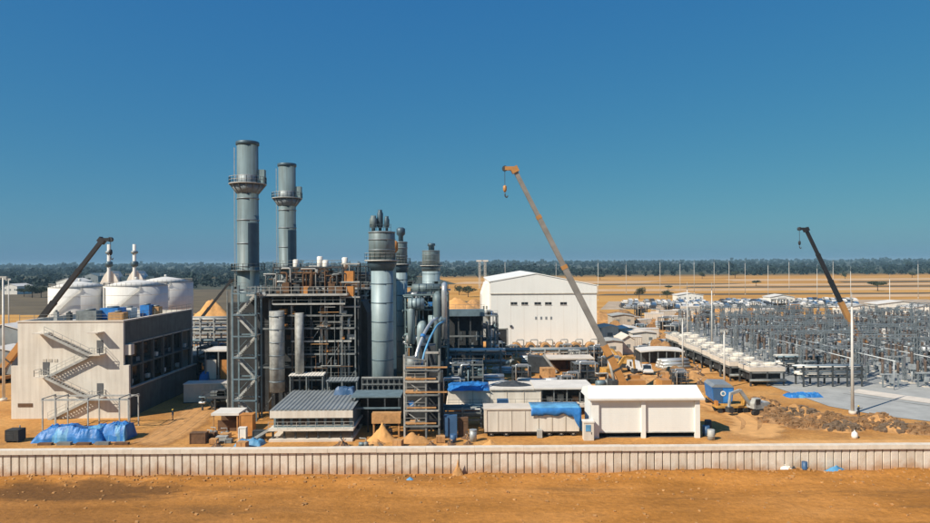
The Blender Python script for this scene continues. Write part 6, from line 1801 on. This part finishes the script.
for i, (px, py, rx, ry, h, m, la) in enumerate((
    (768, 414, 2.6, 2.2, 2.0, 'dirt_dark', 'dark brown rubble heap right of the grey excavator'),
    (779, 422, 3.0, 2.0, 1.5, 'dirt_dark', 'dark low rubble heap at the bend of the sand track'),
    (798, 415, 3.2, 2.0, 1.9, 'dirt', 'brown rubble heap below the blue sheet on the slab'),
    (808, 427, 3.2, 1.7, 1.6, 'dirt_dark', 'dark rubble heap in the middle of the rubble row'),
    (828, 421, 3.2, 1.9, 1.7, 'dirt', 'orange rubble heap left of the tall slab pole'),
    (843, 430, 2.8, 1.6, 1.5, 'dirt', 'orange rubble heap before the tall slab pole'),
    (858, 427, 2.8, 1.6, 1.6, 'dirt', 'orange rubble heap just right of the tall slab pole'),
    (880, 424, 3.0, 1.8, 2.0, 'dirt', 'tall orange rubble heap right of the tall slab pole'),
    (898, 431, 3.0, 1.6, 1.5, 'dirt', 'orange rubble heap second from the right edge'),
    (920, 432, 3.4, 1.7, 1.6, 'dirt_dark', 'dark rubble heap at the right edge'),
    (760, 405, 3.0, 2.2, 1.6, 'sand_bright', 'pale sand heap behind the grey excavator'))):
    x, y = gp(px, py)
    rubble(x, y, rx, ry, h, m, la, 100 + i)
x, y = gp(803, 397)
tarp(x - 3.2, x + 3.2, y - 1.4, y + 1.6, .7, 91, 'tarpaulin_pile', None, 'flat bright blue tarpaulin lying on the left corner of the slab', 30, 12, slots=['tarp_blue', 'tarp_pale'])
x, y = gp(836, 474)
solo(heap(MB(), x, y, 1.5, .6, .75, 92, rough=.4, z0=gz(x, y) - .1), 'tarpaulin_scrap', 'tarp_pale', 'pale blue scrap of sheeting at the foot of the wall at right', 'tarpaulin')
def sack(px, py, m, label, sx=.6, sy=.45, h=.75):
    x, y = gp(px, py); z = gz(x, y) - .06
    t = T('sack', label, 'sack', (x, y, z))
    part(MB().lathe([(.02, 0), (sx, .05), (sx * 1.08, h * .4), (sx * .9, h * .8), (sx * .3, h)], (0, 0, 0), 14), 'bag', m, t, local=True)
    part(MB().lathe([(sx * .16, h), (sx * .3, h + .16)], (0, 0, 0), 10), 'neck', m, t, local=True)
sack(784.5, 471.5, 'white_paint', 'white sack dumped in front of the wall at right')
sack(789, 472.5, 'white_paint', 'smaller white sack touching the dumped white sack', .5, .4, .6)
sack(793.5, 472.5, 'steel_dark', 'black sack right of the two white sacks before the wall', .45, .4, .6)
sack(854.5, 438.5, 'white_paint', 'white sack standing behind the wall near the tall pole', .4, .4, 1.0)
x, y = gp(804.5, 474.5)
solo(MB().cyl((x, y, -.1), (x, y, 1.45), .32, None, 14).cyl((x, y, .6), (x, y, .66), .35, None, 14), 'water_barrel', 'barrel_blue', 'dark blue barrel standing before the wall at right', 'barrel')
x, y = gp(181, 474.5)
solo(MB().box(x - .35, x + .35, y - .3, y + .3, gz(x, y) - .1, gz(x, y) + 1.0).cyl((x - .1, y, gz(x, y) + 1.0), (x - .1, y, gz(x, y) + 1.25), .12, None, 10), 'dark_canister', 'casing_dark', 'black canister at the foot of the wall at left', 'canister')
x, y = gp(410, 481)
solo(heap(MB(), x, y, .5, .35, .4, 93, z0=gz(x, y) - .05), 'sheet_scrap', 'tarp_pale', 'small pale blue scrap lying on the soil before the wall at centre', 'scrap')
x, y = gp(458, 474.5)
solo(heap(MB(), x, 76.4, .75, .5, 2.0, 94, sharp=.6, z0=gz(x, 76) - .1), 'soil_spill', 'dirt', 'narrow soil spill leaning against the wall at centre', 'soil')
clod_mb = MB()
rg = random.Random(4)
for k in range(900):
    x = rg.uniform(-62, 64); y = 76.2 - abs(rg.gauss(0, 1.6)) if rg.random() < .6 else rg.uniform(60, 76)
    if y < 56: continue
    s = rg.uniform(.04, .16); z = gz(x, y)
    vs = [(x + s * q[0] * rg.uniform(.5, 1.2), y + s * q[1] * rg.uniform(.5, 1.2), z + s * q[2] * rg.uniform(.4, 1)) for q in [(-1, -1, -1), (1, -1, -1), (1, 1, -1), (-1, 1, -1), (-1, -1, 1), (1, -1, 1), (1, 1, 1), (-1, 1, 1)]]
    clod_mb._add(vs, [(0, 3, 2, 1), (4, 5, 6, 7), (0, 1, 5, 4), (1, 2, 6, 5), (2, 3, 7, 6), (3, 0, 4, 7)])
solo(clod_mb, 'soil_clods', 'dirt', 'loose clods of soil scattered before the wall', 'soil', kind='stuff')

def person(loc, rz, label):
    t = T('person', label, 'person', loc, rz)
    V = {'pel': (0, 0, .95), 'ch': (0, .02, 1.22), 'nk': (0, .02, 1.46), 'hd': (0, 0, 1.60), 'top': (0, 0, 1.72),
         'sl': (-.19, .02, 1.40), 'el': (-.30, 0, 1.14), 'wl': (-.27, -.16, .92), 'fl': (-.25, -.24, .86),
         'sr': (.19, .02, 1.40), 'er': (.38, -.08, 1.24), 'wr': (.46, -.26, 1.40), 'fr': (.48, -.33, 1.46),
         'hl': (-.1, 0, .9), 'kl': (-.12, -.04, .50), 'al': (-.13, .02, .09), 'tl': (-.14, -.16, .04),
         'hr': (.1, 0, .9), 'kr': (.15, -.06, .50), 'ar': (.16, .04, .09), 'tr': (.17, -.14, .04)}
    rad = {'pel': .15, 'ch': .16, 'nk': .065, 'hd': .10, 'top': .07, 'sl': .075, 'el': .055, 'wl': .04, 'fl': .035, 'sr': .075, 'er': .055, 'wr': .04, 'fr': .035,
           'hl': .105, 'kl': .07, 'al': .05, 'tl': .045, 'hr': .105, 'kr': .07, 'ar': .05, 'tr': .045}
    E = ['pel ch', 'ch nk', 'nk hd', 'hd top', 'ch sl', 'sl el', 'el wl', 'wl fl', 'ch sr', 'sr er', 'er wr', 'wr fr', 'pel hl', 'hl kl', 'kl al', 'al tl', 'pel hr', 'hr kr', 'kr ar', 'ar tr']
    ks = list(V)
    me = bpy.data.meshes.new('body')
    me.from_pydata([V[k] for k in ks], [tuple(ks.index(q) for q in e.split()) for e in E], [])
    me.materials.append(MATS['cloth_dark'])
    o = bpy.data.objects.new('body', me); col.objects.link(o); o.parent = t
    md = o.modifiers.new('skin', 'SKIN')
    bpy.context.view_layer.objects.active = o
    if not me.skin_vertices: me.attributes.new  # layer is made with the modifier
    sv = me.skin_vertices[0].data if me.skin_vertices else None
    if sv is None:
        bpy.ops.object.select_all(action='DESELECT'); o.select_set(True)
        bpy.ops.mesh.customdata_skin_add(); sv = me.skin_vertices[0].data
    for i, k in enumerate(ks):
        sv[i].radius = (rad[k], rad[k]); sv[i].use_root = (k == 'pel')
    sb = o.modifiers.new('smooth', 'SUBSURF'); sb.levels = 2; sb.render_levels = 2
    part(MB().lathe([(.135, 0), (.13, .06), (.10, .12), (.03, .155), (.001, .16)], (0, 0, 1.66), 16).lathe([(.17, 0), (.17, .02), (.12, .02)], (0, -.02, 1.655), 16), 'helmet', 'helmet_yellow', t, local=True)
    part(MB().lathe([(.05, 0), (.092, .05), (.1, .12), (.09, .16)], (0, -.022, 1.5), 12), 'face', 'skin', t, local=True)
x, y = gp(173, 421)
person((x, y, .05), R(-60), 'worker in dark clothes standing on the track right of the cream building')
x, y = gp(858.5, 417.5)
person((x, y, .06), R(20), 'worker in dark clothes standing on the slab beside the tall pole')

# ------------------------------------------------------------------ loose plant in the gaps
bpy.context.view_layer.update()
OCC = []
def occupy(o):
    xs, ys = [], []
    for q in [o] + list(o.children):
        if q.type != 'MESH': continue
        for c in q.bound_box:
            v = q.matrix_world @ Vector(c); xs.append(v.x); ys.append(v.y)
    if xs: OCC.append((min(xs), max(xs), min(ys), max(ys)))
for o in list(col.objects):
    if o.parent is None and o.get('kind') not in ('structure', 'stuff') and o.type in ('MESH', 'EMPTY') and 80 < o.location.y < 300: occupy(o)
def free(x, y, rx, ry):
    return all(x + rx < a or x - rx > b_ or y + ry < c or y - ry > d for a, b_, c, d in OCC)
def fill(n, pxr, yr, kinds, where, grp, smin=.8, smax=1.3):
    for k in range(n):
        for tries in range(30):
            Y = rs.uniform(*yr); px = rs.uniform(*pxr); x = XA(px, Y); kind = rs.choice(kinds); sc = rs.uniform(smin, smax)
            if free(x, Y, 2.3 * sc, 1.3 * sc): break
        else: continue
        OCC.append((x - 2.2 * sc, x + 2.2 * sc, Y - 1.3 * sc, Y + 1.3 * sc))
        scatter(kind, px, Y, {'pipe_stack': 'silver stack of pipes lying ', 'timber_crate': 'tan timber crate standing ', 'pump_skid': 'grey pump skid standing ', 'cable_drum': 'timber cable drum standing ', 'dirt_pile': 'small heap of earth lying ', 'dark_skid': 'dark steel machinery frame standing ', 'shipping_container': 'pale shipping container standing ', 'scrap_heap': 'dark heap of scrap lying '}[kind] + where, kind.replace('_', ' ') + 's ' + grp, None if kind != 'dark_skid' else rs.choice((0, .05)), sc)
fill(85, (446, 612), (115, 174), ['pipe_stack', 'timber_crate', 'pump_skid', 'dark_skid', 'dark_skid', 'cable_drum', 'dirt_pile', 'scrap_heap'], 'among the plant before the white hall', 'before the white hall')
fill(60, (602, 684), (150, 300), ['pipe_stack', 'timber_crate', 'pump_skid', 'cable_drum', 'dirt_pile', 'dark_skid', 'shipping_container', 'scrap_heap'], 'right of the white hall', 'right of the white hall', .9, 1.6)
fill(26, (140, 232), (118, 200), ['pipe_stack', 'dark_skid', 'dark_skid', 'pump_skid', 'shipping_container', 'timber_crate'], 'between the cream building and the stair tower', 'left of the stair tower', .9, 1.5)
fill(16, (340, 482), (88, 96), ['timber_crate', 'dirt_pile', 'scrap_heap', 'scrap_heap', 'pump_skid'], 'behind the wall near the scaffold tower', 'near the scaffold tower', .35, .7)
fill(10, (205, 270), (88, 97), ['timber_crate', 'dirt_pile', 'scrap_heap', 'pump_skid'], 'behind the wall below the stair tower', 'below the stair tower', .35, .6)
fill(26, (0, 110), (140, 215), ['pipe_stack', 'dark_skid', 'shipping_container', 'timber_crate', 'pump_skid'], 'behind the cream building at left', 'behind the cream building', .9, 1.6)
fill(24, (600, 800), (258, 335), ['shipping_container', 'dark_skid', 'scrap_heap', 'dirt_pile', 'timber_crate'], 'behind the switchyard before the parked cars', 'before the parked cars', 1., 1.8)
fill(16, (655, 700), (130, 178), ['dirt_pile', 'scrap_heap', 'timber_crate', 'dark_skid'], 'beside the row of cooling cells', 'beside the cooling cells', .6, 1.1)

# ------------------------------------------------------------------ air
hm = bpy.data.materials.new('haze_air'); hm.use_nodes = True
hn, hl = hm.node_tree.nodes, hm.node_tree.links
hn.clear()
ho = hn.new('ShaderNodeOutputMaterial'); hv = hn.new('ShaderNodeVolumePrincipled')
hv.inputs['Color'].default_value = (.42, .68, .84, 1)
hv.inputs['Density'].default_value = .000115
hv.inputs['Anisotropy'].default_value = .0
hl.new(hv.outputs[0], ho.inputs['Volume'])
MATS['haze_air'] = hm
solo(MB().box(-9500, 9500, -700, 14500, -2.2, 58), 'haze', 'haze_air', 'thin pale blue haze lying over the whole place', 'haze', kind='stuff')
